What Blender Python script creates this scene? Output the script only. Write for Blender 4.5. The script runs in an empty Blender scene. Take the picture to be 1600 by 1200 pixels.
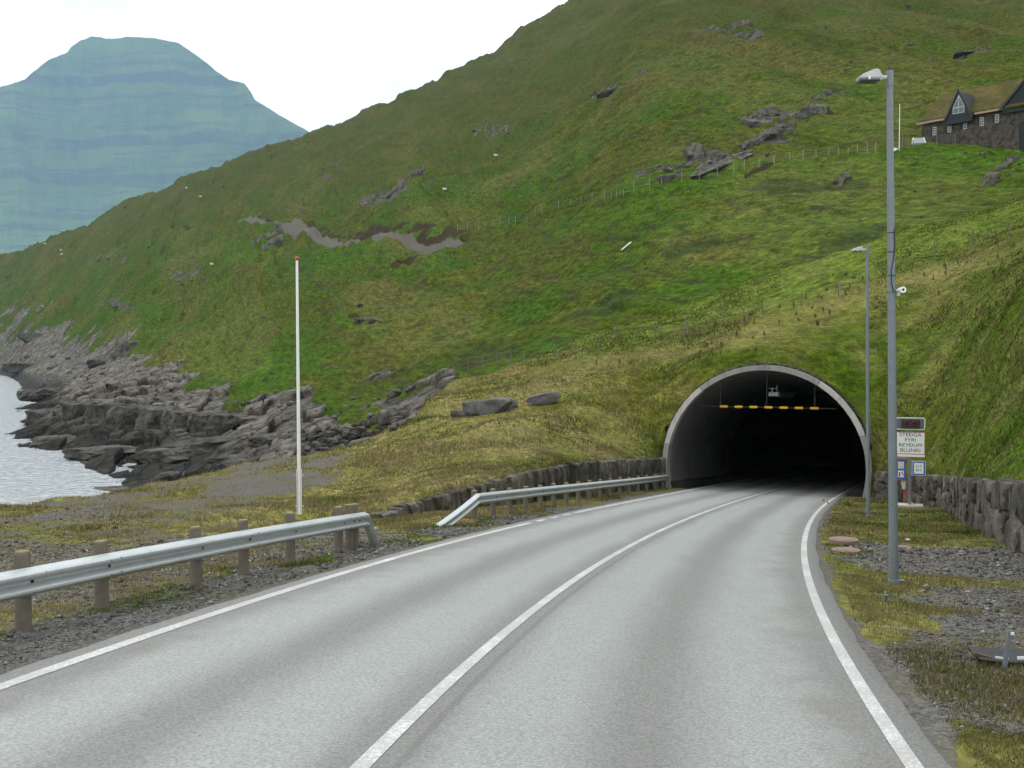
import bpy, bmesh, math, random
import numpy as np
from mathutils import Vector, Matrix
random.seed(7); rng = np.random.default_rng(7)
S = bpy.context.scene; COL = S.collection
R_ = math.radians
CZ = 12.0; F = 1600.0; PITCH = math.atan(50/1600)

# ------------------------------------------------------------------ camera
cam = bpy.data.cameras.new('camera'); co = bpy.data.objects.new('camera', cam); COL.objects.link(co)
co.location = (0, 0, CZ); co.rotation_euler = (math.pi/2-PITCH, 0, 0)
cam.sensor_width = 36; cam.lens = 36*F/1600; cam.clip_start = .1; cam.clip_end = 20000
S.camera = co
CP, SP = math.cos(PITCH), math.sin(PITCH)
def proj(X, Y, Z):
    Z = Z-CZ; zc = np.maximum(Y*CP-Z*SP, .01); yc = Z*CP+Y*SP
    return 800+F*X/zc, 600-F*yc/zc
def pt(px, py, D):
    a = (px-800)/F; b = (600-py)/F
    dy = CP+b*SP; dz = -SP+b*CP
    return np.array([a*D/dy, D, CZ+dz*D/dy])

# ------------------------------------------------------------------ noise (numpy)
def _h(ix, iy, s):
    n = ix.astype(np.int32).view(np.uint32)*np.uint32(374761393)+iy.astype(np.int32).view(np.uint32)*np.uint32(668265263)+np.uint32((s*974634777) & 0xffffffff)
    n = (n ^ (n >> np.uint32(13)))*np.uint32(1274126177)
    return ((n ^ (n >> np.uint32(16))) & np.uint32(0xffff))*(1/65535.0)
def vn(x, y, s=0):
    x = np.asarray(x, float); y = np.asarray(y, float)
    ix = np.floor(x); iy = np.floor(y); ix = np.atleast_1d(ix); iy = np.atleast_1d(iy)
    fx = x-ix; fy = y-iy
    fx = fx*fx*fx*(fx*(fx*6-15)+10); fy = fy*fy*fy*(fy*(fy*6-15)+10)
    a = _h(ix, iy, s); b = _h(ix+1, iy, s); c = _h(ix, iy+1, s); d = _h(ix+1, iy+1, s)
    r = (a+(b-a)*fx)*(1-fy)+(c+(d-c)*fx)*fy-.5
    return r if x.ndim or y.ndim else float(r[0])
def fbm(x, y, o=4, s=0, g=.5):
    r = 0; a = 1
    for k in range(o):
        r = r+a*vn(x*(1.93**k)+k*17.3, y*(1.93**k)-k*9.1, s+k); a *= g
    return r
def cells(x, y, s=0):
    ix = np.floor(x); iy = np.floor(y); best = np.full(np.shape(x), 9.); sec = best.copy(); idv = best.copy()
    for dx in (-1, 0, 1):
        for dy in (-1, 0, 1):
            cx = ix+dx; cy = iy+dy
            d = np.hypot(cx+.15+.7*_h(cx, cy, s)-x, cy+.15+.7*_h(cx, cy, s+5)-y)
            m = d < best
            sec = np.where(m, best, np.minimum(sec, d)); idv = np.where(m, _h(cx, cy, s+9), idv); best = np.where(m, d, best)
    return best, sec-best, idv
def sst(a, b, x):
    u = np.clip((x-a)/(b-a), 0, 1); return u*u*(3-2*u)

# ------------------------------------------------------------------ road
QX = [.53092942, -2.5482185, 6.16215898, 2.7526433, -1.80355804]; QZ = [.2256622, -.69694191, -2.3759894, -2.09104102]
def _c(Y, q):
    Yc = np.clip(Y, 3, 52); u = Yc/30
    return np.polyval(q, u)+np.polyval(np.polyder(q), u)/30*(Y-Yc)
def rX(Y): return _c(Y, QX)
def rZ(Y): return _c(Y, QZ)+CZ
def rD(Y): return np.polyval(np.polyder(QX), np.clip(Y, 3, 52)/30)/30
def road(Yc, lat):
    d = rD(Yc); n = np.sqrt(1+d*d)
    return rX(Yc)+lat/n, Yc-lat*d/n, rZ(Yc)
def foot(X, Y):
    Yc = np.clip(Y, -30, 140).astype(float)
    for _ in range(7):
        d = rD(Yc); Yc = np.clip(Yc+((X-rX(Yc))*d+(Y-Yc))/(1+d*d)*.9, -40, 170)
    d = rD(Yc); n = np.sqrt(1+d*d)
    return Yc, ((X-rX(Yc))-d*(Y-Yc))/n
YT = 52.0; HD = math.atan(float(rD(YT)))
TO = np.array([float(rX(YT))-.2*math.cos(HD), YT+.2*math.sin(HD), float(rZ(YT))]); TA = np.array([math.sin(HD), math.cos(HD)]); TL = np.array([math.cos(HD), -math.sin(HD)])
RI, RO, HC = 4.96, 5.22, 1.25
def tun(X, Y):
    dx = X-TO[0]; dy = Y-TO[1]
    return dx*TA[0]+dy*TA[1], dx*TL[0]+dy*TL[1]
def tpt(s, lat, h): return Vector((TO[0]+TA[0]*s+TL[0]*lat, TO[1]+TA[1]*s+TL[1]*lat, TO[2]+h-.09*s))

# ------------------------------------------------------------------ terrain
WL = np.array([(24, -10.2), (31, -9.6), (36, -8.3), (42, -7.0), (48, -6.2), (52.4, -5.5)])      # left wall: station, lateral
WLH = np.array([(24, 0), (30, .12), (31, .3), (34, .7), (37, 1.05), (42, 1.45), (48, 1.5), (53, 1.5)])
WR = np.array([(-20, 8.3), (45.3, 8.3), (48.6, 7.3), (51.8, 5.5)])
WRH = np.array([(-20, 1.5), (24, 1.42), (46, 1.2), (52, 1.35)])
def lowz(X, Y, Yc, lat):
    b = sst(5.5, 10, np.abs(lat)); al = np.abs(lat)
    z = rZ(Yc)*(1-b)+rZ(np.clip(Y, -5, 60))*b
    z = z-.03-.03*np.clip(al-4, 0, 3)
    # ditch on the right, gravel heap
    return np.where(al < 3.72, z-.12, z)
def tps(P, V, lam=0.):
    n = len(P); d = np.linalg.norm(P[:, None]-P[None], axis=2)
    K = np.where(d > 0, d*d*np.log(d+1e-12), 0)+lam*np.eye(n)
    A = np.zeros((n+3, n+3)); A[:n, :n] = K; A[:n, n] = 1; A[:n, n+1:] = P; A[n:, :n] = A[:n, n:].T
    w = np.linalg.solve(A, np.r_[V, 0, 0, 0])
    def ev(Q):
        out = np.empty(len(Q))
        for i in range(0, len(Q), 20000):
            q = Q[i:i+20000]; d2 = ((q[:, None]-P[None])**2).sum(2)
            out[i:i+20000] = (.5*d2*np.log(d2+1e-20))@w[:n]+w[n]+q@w[n+1:]
        return out
    return ev
# near ground above the walls
NP = []
for px, py, D in [(0,795,37),(190,765,48),(100,782,41),(380,725,57),(480,712,58),(560,698,58),(640,662,60),(700,600,72),(680,650,62),(300,762,45),(420,750,46),(500,745,47),(560,745,46),
    (640,745,44),(640,770,39),(640,700,53),(700,740,44),(700,700,50),(700,660,57),(700,630,63),(760,725,46),(760,690,51),(760,650,57),(760,620,63),(760,590,72),
    (850,700,50),(850,660,55),(850,625,61),(850,590,68),(850,556,78),(930,690,53),(930,640,58),(930,590,64),(930,550,72),(930,524,80),
    (1000,670,57),(1000,620,61),(1000,570,66),(1000,533,73),(1000,500,85),(1100,560,61),(1100,530,68),(1100,512,75),(1100,465,87),
    (1200,560,58),(1200,530,64),(1200,500,71),(1200,480,77),(1200,430,90),(1300,560,58),(1300,510,64),(1300,470,71),(1300,440,77),(1300,396,88),
    (1400,660,52.5),(1400,600,55),(1400,540,59),(1400,480,65),(1400,425,72),(1400,362,86),
    (1480,670,48.5),(1480,610,51),(1480,550,54),(1480,500,58.5),(1480,440,65),(1480,395,73),(1480,340,86),
    (1550,680,38),(1550,600,42),(1550,520,47),(1550,450,55),(1550,380,70),(1550,318,86),
    (1600,680,29),(1600,600,34),(1600,520,40),(1600,440,49),(1600,370,63),(1600,303,85),
    (1800,600,22),(1800,450,36),(1800,330,60),(1800,250,85),(2100,500,20),(2100,300,45),(2100,180,85)]:
    NP.append(pt(px, py, D))
for Yc in (32, 34, 36.5, 39, 42, 45, 48, 51, 52.4):
    x, y, z = road(Yc, np.interp(Yc, WL[:, 0], WL[:, 1])-.2); NP.append((x, y, z+np.interp(Yc, WLH[:, 0], WLH[:, 1])))
for Yc in (2, 6, 10, 15, 20, 25, 30, 35, 40, 45, 48.5, 51.3):
    x, y, z = road(Yc, np.interp(Yc, WR[:, 0], WR[:, 1])+.25); NP.append((x, y, z+np.interp(Yc, WRH[:, 0], WRH[:, 1])))
for Yc in (2, 8, 14): 
    for l, h in ((14, 4.4), (25, 10)):
        x, y, z = road(Yc, l); NP.append((x, y, z+h))
for Y in (1, 5, 9, 14, 19, 24, 29):
    for l in (-10, -14, -22):
        x, y, z = road(Y, l); NP.append((x, y, float(lowz(np.array(x), np.array(y), np.array(Y*1.), np.array(l*1.)))))
NP = np.array(NP, float); NPU, idx = np.unique(np.round(NP[:, :2], 1), axis=0, return_index=True); NP = NP[idx]
nev = tps(NP[:, :2]/20, NP[:, 2], .004)
CR = np.array([(-900,900,14),(-400,850,25),(0,795,37),(190,765,48),(380,725,57),(480,712,58),(560,698,58),(640,662,60),(700,600,72),(760,590,72),(850,556,78),(1000,500,85),(1200,430,90),(1400,362,86),(1600,303,85),(2600,100,85)], float)
# hillside: pixel x, pixel y, distance
HP = [(200,745,98),(100,715,116),(30,690,137),(-150,660,170),(-60,640,225),(60,640,205),(30,612,310),(0,583,560),(-200,580,620),(-500,578,700),
    (300,738,93),(300,705,110),(390,722,84),(300,660,137),(220,640,148),(120,634,152),(150,610,200),(200,590,235),(80,572,400),(100,545,470),(200,540,350),(0,540,650),(0,515,700),(0,460,780),(0,390,950),
    (100,480,620),(100,357,910),(200,480,440),(200,400,600),(190,320,885),(300,600,185),(300,540,270),(300,440,410),(300,350,600),(300,270,840),
    (400,700,90),(400,640,128),(400,600,165),(400,520,235),(400,420,345),(400,350,470),(400,232,800),(480,207,760),(480,700,80),(480,620,120),(480,520,195),(480,360,400),
    (560,180,740),(600,672,80),(600,620,102),(600,560,136),(600,450,215),(600,380,290),(600,250,470),(640,140,720),(720,105,705),(780,70,695),(800,45,690),
    (700,590,88),(700,520,140),(700,420,215),(700,300,330),(800,552,100),(800,450,172),(800,330,262),(800,200,410),(900,520,98),(900,430,140),(900,300,220),(900,150,350),(900,0,650),
    (1000,497,98),(1000,400,131),(1000,290,172),(1000,130,265),(1000,0,430),(1000,-45,630),(1200,428,100),(1200,330,126),(1200,250,155),(1200,100,240),(1200,0,345),(1200,-100,620),
    (1400,366,95),(1400,300,114),(1400,236,140),(1400,100,225),(1400,0,315),(1400,-130,620),(1500,330,95),(1500,228,137),(1600,306,95),(1600,224,134),(1600,150,172),(1600,60,240),(1600,-20,320),(1600,-150,620),
    (2000,200,95),(2000,50,160),(2000,-150,400),(2600,150,90),(2600,-200,400),(-400,520,800),(-400,470,1000),(-900,560,900),(-900,520,1100)]
HP = np.array(HP, float)
ext = [(-900,30,-5),(-900,80,-6),(-900,300,-6),(-400,30,-3),(-400,90,-5),(-400,300,-6),(-400,550,-3),(-150,45,-2.5),(-150,110,-2),(-120,300,-3),(0,50,-1.5),(0,100,-2),(0,175,-1),(0,260,-1.5),(0,430,-1.5),(40,160,-.6),(100,70,-1),(200,70,-.6),(300,70,.2),(380,70,1.4),(480,70,3.2),(560,70,4.4),(640,70,5.5)]
qa = np.r_[[(p[0]-800)/F for p in HP], [(e[0]-800)/F for e in ext]]
qd = np.r_[HP[:, 2], [e[1] for e in ext]]
he = np.r_[[(pt(*p)[2]-CZ)/p[2] for p in HP], [(e[2]-CZ)/e[1] for e in ext]]
hev = tps(np.c_[qa, 40/qd], he, .0002)
SKY = np.array([(-900,1100),(0,950),(200,880),(480,760),(640,720),(800,690),(900,650),(1000,620),(2600,620)], float)
# coarse tables in (t, log Y)
GT = np.linspace(-1.05, 1.15, 331); GL = np.linspace(math.log(1.5), math.log(1600), 361)
tt, ll = np.meshgrid(GT, GL); yy = np.exp(ll)
dc = np.interp(tt*F+800, CR[:, 0], CR[:, 2])
yn = np.minimum(yy, dc)
NT = nev(np.c_[(tt*yn).ravel()/20, yn.ravel()/20]).reshape(tt.shape)
ov = np.maximum(yy-dc, 0)
NT = NT-.55*ov*sst(0, 6, ov)-.0*ov
ds = np.interp(tt*F+800, SKY[:, 0], SKY[:, 1]); yh = np.minimum(yy, ds)
HT = hev(np.c_[tt.ravel(), 40/np.maximum(yh, 30).ravel()]).reshape(tt.shape)
HT = (HT-.35*np.maximum(np.log(yy/ds), 0))*yy+CZ
HT = np.where(yy < 36, -8, HT)
def lut(T, t, Y):
    u = np.clip((t-GT[0])/(GT[1]-GT[0]), 0, len(GT)-1.001); v = np.clip((np.log(np.maximum(Y, 1.6))-GL[0])/(GL[1]-GL[0]), 0, len(GL)-1.001)
    i = u.astype(int); j = v.astype(int); a = u-i; b = v-j
    return (T[j, i]*(1-a)+T[j, i+1]*a)*(1-b)+(T[j+1, i]*(1-a)+T[j+1, i+1]*a)*b
def pseg(px, py, pts, w):      # mask round a polyline given in photo pixels
    out = np.zeros(np.shape(px)); q = np.array(pts); m = w*1.4
    I = np.nonzero((px > q[:, 0].min()-m) & (px < q[:, 0].max()+m) & (py > q[:, 1].min()-m) & (py < q[:, 1].max()+m))
    if not len(I[0]): return out
    x = px[I]; y = py[I]; d = np.full(len(x), 1e9)
    for (a, b), (c, e) in zip(pts[:-1], pts[1:]):
        vx, vy = c-a, e-b; L = vx*vx+vy*vy
        k = np.clip(((x-a)*vx+(y-b)*vy)/L, 0, 1)
        d = np.minimum(d, np.hypot(x-a-k*vx, y-b-k*vy))
    out[I] = 1-sst(w*.6, w*1.3, d); return out
OUTC = [([(1000,283),(1060,268),(1110,255)],9),([(1080,262),(1150,243),(1215,205),(1250,180)],10),([(1240,185),(1290,160),(1312,148)],9),([(1165,190),(1215,180)],7),([(1070,245),(1090,250)],9),
    ([(570,320),(615,297),(655,268)],9),([(920,148),(955,135),(1000,125)],6),([(415,385),(440,365)],8),([(1490,80),(1545,73)],5),([(1285,298),(1325,280)],5),([(1540,295),(1600,255)],6),([(280,440),(310,432)],8),([(790,205),(740,215)],5),
    ([(520,245),(500,275)],4),([(1100,55),(1180,45)],4),([(170,480),(200,475)],6),([(140,408),(190,402)],4)]
TRACK = ([(372,351),(430,354),(470,358),(500,370),(545,381),(600,378),(720,375)], 4.2)
TRK2 = ([(462,355),(490,362),(530,377)], 8)
EARTH = [([(372,349),(430,348)],4),([(492,354),(540,370),(580,369)],9),([(572,370),(640,367),(722,362)],8.5),([(610,404),(650,390)],5),([(270,345),(300,357)],4),([(640,618),(655,610)],9),([(550,498),(610,496)],4),([(1170,280),(1240,262)],2.2)]
LUSH = [([(950,480),(1080,440),(1250,395),(1390,355)],16),([(400,585),(470,570)],18),([(220,515),(280,495)],14),([(540,502),(600,500)],10),([(720,588),(820,568)],10),([(1000,310),(1250,270),(1420,262)],26),([(1420,262),(1600,250)],30),([(330,400),(420,385)],14),([(500,420),(620,400)],18),([(660,600),(720,575)],6),([(1000,330),(870,360)],14)]
DARKG = [([(880,492),(960,480),(1000,470)],10),([(620,590),(800,545)],14),([(1290,400),(1380,370)],10),([(1200,300),(1350,290)],9),([(1040,395),(1120,385)],8)]
FBX = np.array([0,676,755,849,936,1024,1130,1252,1357,1459,1576,1800]); FBY = np.array([900,597,579,562,546,533,504,478,440,405,366,290])
def terrain(X, Y, full=False, detail=True):
    X = np.asarray(X, float); Y = np.asarray(Y, float)
    t = X/np.maximum(Y, 1.5)
    Yc, lat = foot(X, Y); s, l2 = tun(X, Y)
    low = lowz(X, Y, Yc, lat)
    up = lut(NT, t, Y)
    n1 = fbm(X*.35, Y*.35, 4, 3); n2 = fbm(X*.09, Y*.09, 3, 11); n3 = fbm(X*1.6, Y*1.6, 3, 23)
    nd = sst(7, 12, Y)
    onflat = sst(33, 24, Y)*(lat < 0)
    up = up+(n1*.28+n2*.5)*nd*(1-onflat*.9)*np.clip(1-sst(0, 1.2, -np.abs(np.abs(lat)-8)), .15, 1)+n3*.09*(1-onflat*.4)
    # earth banked round the tunnel tube
    la = np.abs(l2); k = .74*RO
    circ = HC+np.sqrt(np.maximum(RO*RO-np.minimum(la, k)**2, 0))-np.maximum(la-k, 0)*1.25
    fill = TO[2]+circ+.06-.09*s+n3*.10+n1*.1*sst(.5, 3, s)+.12*sst(.3, 3, s)
    up = np.where((s > .35) & (s < 60), np.maximum(up, np.where(la < 7.2, fill, -99)), up)
    lb = np.interp(Yc, WL[:, 0], WL[:, 1]); rb = np.interp(Yc, WR[:, 0], WR[:, 1])
    d = np.minimum(lat-lb, rb-lat)                 # >0 inside the road corridor
    d = np.minimum(d, .35-s)
    m = sst(-.12, .12, d)
    lowd = low+np.where(np.abs(lat) > 4.05, n3*.05+n1*.08*sst(4.5, 7, np.abs(lat)), 0)
    N = lowd*m+up*(1-m)
    Hh = lut(HT, t, Y)
    px, py = proj(X, Y, np.maximum(N, Hh))
    far = sst(60, 110, Y)
    # hummocks and terracettes along the slope
    a = -.26*X+.966*Y; b = .966*X+.26*Y
    sc = np.clip(Y/180, .45, 2.2)
    hum = fbm(X/34, Y/34, 3, 31)*1.5*sc+fbm(X/11, Y/11, 2, 37)*.5+(.25-np.abs(fbm(a/120, b/17, 3, 35)))*4.5*np.clip(sc, .5, 1.5)
    q = fbm(a/26, b/5.2, 4, 41, .55); ter = (np.abs(q)*-1.9+.35)*1.25*np.clip(sc, .5, 1.6)
    st = fbm(a/9, b/2.2, 3, 47)*.5+fbm(X/1.7, Y/1.7, 2, 49)*.22*sc
    gully = -np.abs(fbm(a/60+7, b/150, 3, 53))*4*sc*0
    lx = np.array([-900,-200,0,60,150,195,245,300,330,400,480,560,620,660,700,760]); ly = np.array([530,500,512,508,528,534,570,600,622,628,630,618,606,600,592,606])
    rl = np.interp(px, lx, ly)
    rn = fbm(X/16, Y/16, 4, 61); rn2 = fbm(a/30, b/6, 3, 67)
    rock = sst(-14, 16, (py-rl)+rn*55+rn2*40)*sst(735, 690, px)
    rock = np.where(px > 390, rock*sst(-.22, .12, rn+rn2+.2-(px-400)*.0003), rock)
    rock = rock*(Y > 50)
    oc = 0
    for P_, w in OUTC: oc = np.maximum(oc, pseg(px+rn*26, py+rn*14+rn2*8, P_, w))
    oc = oc*(Y > 100)*sst(-.25, .05, fbm(X/3.2, Y/3.2, 3, 71)+.05)
    if detail:
        c1, e1, i1 = cells(a/9+rn*.6, b/4.2+rn2*.6, 73); c2, e2, i2 = cells(a/2.8, b/1.7, 79)
        slab = ((i1-.45)*1.9+(i2-.5)*.7-.5*sst(.08, 0, e1)-.25*sst(.10, 0, e2)+rn2*.5)*(1-.6*sst(200, 420, Y))
    else: slab = 0; i1 = i2 = 0*X; e1 = e2 = 1+0*X
    amp = np.clip(sst(-1.5, .6, Hh)*.75+.25, 0, 1)
    hh = Hh+(hum*far+ter*far+st*far)*(1-rock*.75)*sst(-.5, 3, Hh)+rock*slab*amp*np.clip(Y/140, .6, 1.0)+oc*(slab*.45+.25)
    ea = 0; tr = 0; lu = 0; dk = 0
    for P_, w in EARTH: ea = np.maximum(ea, pseg(px+rn*10, py+rn*6, P_, w))
    ea = ea*(Y > 95)*sst(-.3, -.05, fbm(X/5, Y/5, 2, 83))
    tr = np.maximum(pseg(px, py+rn*3, *TRACK), pseg(px, py+rn*3, *TRK2))*(Y > 150)
    ea = ea*(1-tr)
    for P_, w in LUSH: lu = np.maximum(lu, pseg(px+rn*40, py+rn2*20, P_, w))
    for P_, w in DARKG: dk = np.maximum(dk, pseg(px+rn*30, py+rn*14, P_, w))
    hh = hh-tr*.5-ea*.8*sst(100, 200, Y)
    dcr = np.interp(t*F+800, CR[:, 0], CR[:, 2])
    Hact = np.where(Y > dcr*.985, hh, -99)
    useH = Hact > N
    Z = np.where(useH, Hact, N)
    if not full: return Z
    al = np.abs(lat); inl = m > .5
    ng = fbm(X*.5, Y*.5, 4, 91); ngb = fbm(X*.16, Y*.16, 3, 97)
    # gravel near the road, the lay-by, the gravel patch on the right
    gl = sst(5.5, 4.5, -lat+ng*1.5)*(lat < 0)*(Yc < 33)*(.85+ngb*.6)+sst(5.2, 4.3, -lat+ng*1.2)*(lat < 0)*(Yc >= 33)
    pxa, pya = proj(X, Y, Z); layb = (lat < -5.0)*(~useH)*np.clip(.56+ng*.45, 0, 1)*np.maximum(pseg(pxa+ngb*60, pya+ng*14, [(-700,850),(-300,840),(0,842),(200,806),(330,770),(500,728)], 42), sst(806, 850, pya+ng*25))
    gr_ = (lat > 0)*np.maximum(np.maximum(sst(4.05, 3.8, lat+ng*.35), sst(4.0, 2.8, np.abs(Yc-22.6)+ng*1.2)*sst(3.9, 5.2, lat+ng*1.5)), np.maximum(sst(1.7, .5, np.hypot((lat-6.2)/1.0, (Yc-16.0)/2.6)+ng*.9), sst(.1, -.25, ng*1.2+ngb*.8)*.62*(Yc < 18)))
    gr_ = np.maximum(gr_, (lat > 5.2)*(Yc < 10.6)*(Yc > 7)*sst(.25, -.1, ng))
    grav = np.clip(np.maximum(np.maximum(gl, layb), gr_*inl), 0, 1)*(~useH)*(s < .2)
    grav = np.maximum(grav, tr*useH)
    # dry grass on the mound left of the tunnel and along the crest
    pxn, pyn = proj(X, Y, Z)
    dry = sst(1120, 700, pxn+ngb*300)*.85*sst(70, 60, Y)+np.exp(-((pyn-np.interp(pxn, [640,1000,1200,1400,1600], [600,560,515,445,390]))/26)**2)*.6*(Y > 45)
    dry = np.where((lat < 0) & (lat > -5.2+ng*.6) & (Y < 36), .12, dry); dry = np.maximum(dry, .55*inl*(lat > 0)); dry = np.maximum(dry, .22*sst(1300, 1420, pxn)*(Y < 75)); dry = np.clip(dry+ng*.5, 0, 1)*(~useH)
    dry = np.maximum(dry, useH*sst(-.05, .4, fbm(a/50, b/14, 3, 101))*.22)
    lush = np.clip(np.maximum(lu*useH*.62, (~useH)*sst(6, -10, np.interp(pxn, FBX, FBY)*-1+pyn+ng*10)*(Y > 60)*.9), 0, 1)
    return dict(Z=Z, rock=np.clip(np.maximum(rock, oc)*useH, 0, 1), gravel=grav, dry=dry, lush=lush, earth=np.clip(ea*useH, 0, 1), dark=np.clip(dk*useH, 0, 1), far=useH*1.0, lat=lat, Yc=Yc, s=s, l2=l2, crack=np.where(useH, np.maximum(sst(.10, 0, e1), sst(.10, 0, e2)*.6), 0), tone=(i1*.5+i2*.5)*np.where(oc > rock, .35, 1))
def gz(x, y): return float(terrain(np.array([x]), np.array([y]))[0])
def hit(px, py, d0=4, d1=1000):
    P_ = pt(px, py, 1.); L0, L1 = math.log(d0), math.log(d1)
    D = np.exp(np.linspace(L0, L1, 300)); Z = terrain(P_[0]*D, D)
    k = np.where(CZ+(P_[2]-CZ)*D <= Z)[0]; j = k[0] if len(k) else 299
    D = np.exp(np.linspace(math.log(D[max(j-1, 0)]), math.log(D[min(j+1, 299)]), 24))
    X = P_[0]*D; Zr = CZ+(P_[2]-CZ)*D
    Z = terrain(X, D); k = np.where(Zr <= Z)[0]
    if len(k) == 0: k = [len(D)//2]
    i = max(k[0], 1); a0 = Zr[i-1]-Z[i-1]; a1 = Zr[i]-Z[i]; u = a0/(a0-a1+1e-9) if k[0] > 0 else 0
    u = min(max(u, 0), 1); d = D[i-1]+(D[i]-D[i-1])*u
    return Vector((P_[0]*d, d, gz(P_[0]*d, d)))

# ------------------------------------------------------------------ materials
def mat(name): 
    m = bpy.data.materials.new(name); m.use_nodes = True; nt = m.node_tree
    return m, nt, nt.nodes['Principled BSDF']
class NB:
    def __init__(s, nt): s.nt = nt
    def n(s, t, **k):
        o = s.nt.nodes.new(t)
        for a, v in k.items():
            if a.startswith('i_'): s.put(o, a[2:].replace('_', ' '), v)
            elif a.startswith('x_'): s.put(o, int(a[2:]), v)
            else: setattr(o, a, v)
        return o
    def put(s, o, key, v):
        sk = o.inputs[key]
        if hasattr(v, 'links') or isinstance(v, bpy.types.NodeSocket): s.nt.links.new(v, sk)
        else: sk.default_value = v
    def pos(s): return s.n('ShaderNodeNewGeometry').outputs['Position']
    def obj(s): return s.n('ShaderNodeTexCoord').outputs['Object']
    def attr(s, a, o='Fac'): return s.n('ShaderNodeAttribute', attribute_name=a).outputs[o]
    def noise(s, vec, scale, det=4, rough=.55, dist=0): 
        return s.n('ShaderNodeTexNoise', i_Vector=vec, i_Scale=scale, i_Detail=det, i_Roughness=rough, i_Distortion=dist).outputs['Fac']
    def vor(s, vec, scale, feat='F1', out='Distance'):
        return s.n('ShaderNodeTexVoronoi', feature=feat, i_Vector=vec, i_Scale=scale).outputs[out]
    def mapv(s, vec, sc, rot=(0, 0, 0)): return s.n('ShaderNodeMapping', i_Vector=vec, i_Scale=sc, i_Rotation=rot).outputs[0]
    def math(s, op, a, b=0., c=0.): return s.n('ShaderNodeMath', operation=op, x_0=a, x_1=b, x_2=c).outputs[0]
    def ss(s, v, a, b, c=0., d=1.): return s.n('ShaderNodeMapRange', interpolation_type='SMOOTHSTEP', i_Value=v, i_From_Min=a, i_From_Max=b, i_To_Min=c, i_To_Max=d).outputs[0]
    def mix(s, f, a, b, bt='MIX'):
        o = s.n('ShaderNodeMix', data_type='RGBA', blend_type=bt)
        for k, v in ((0, f), (6, a), (7, b)): s.put(o, k, v if not isinstance(v, tuple) else (*v, 1)[:4])
        return o.outputs[2]
    def bump(s, h, st, dist, nrm=None):
        o = s.n('ShaderNodeBump', i_Height=h, i_Strength=st, i_Distance=dist)
        if nrm is not None: s.put(o, 'Normal', nrm)
        return o.outputs[0]
def fin(nt, b, col=None, rough=None, nrm=None, metal=None, spec=None):
    for k, v in (('Base Color', col), ('Roughness', rough), ('Normal', nrm), ('Metallic', metal), ('Specular IOR Level', spec)):
        if v is None: continue
        if isinstance(v, tuple): b.inputs[k].default_value = (*v, 1)
        elif isinstance(v, (int, float)): b.inputs[k].default_value = v
        else: nt.links.new(v, b.inputs[k])
def simple(name, col, rough=.6, var=.25, sc=6, metal=0, bump=.15, bs=None, spec=None):
    m, nt, b = mat(name); N = NB(nt); v = N.obj()
    n = N.noise(v, sc, 5, .6); n2 = N.noise(v, sc*5.3, 3)
    f = N.math('ADD', N.math('MULTIPLY', N.math('SUBTRACT', n, .5), 2*var), N.math('MULTIPLY', N.math('SUBTRACT', n2, .5), var))
    c = N.mix(1., (*col, 1), N.n('ShaderNodeCombineColor', x_0=N.math('ADD', f, 1), x_1=N.math('ADD', f, 1), x_2=N.math('ADD', f, 1)).outputs[0], 'MULTIPLY')
    fin(nt, b, c, N.math('ADD', N.math('MULTIPLY', f, .3), rough), N.bump(n2, bump, bs or .01), metal, spec)
    return m
M = {}
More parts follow.
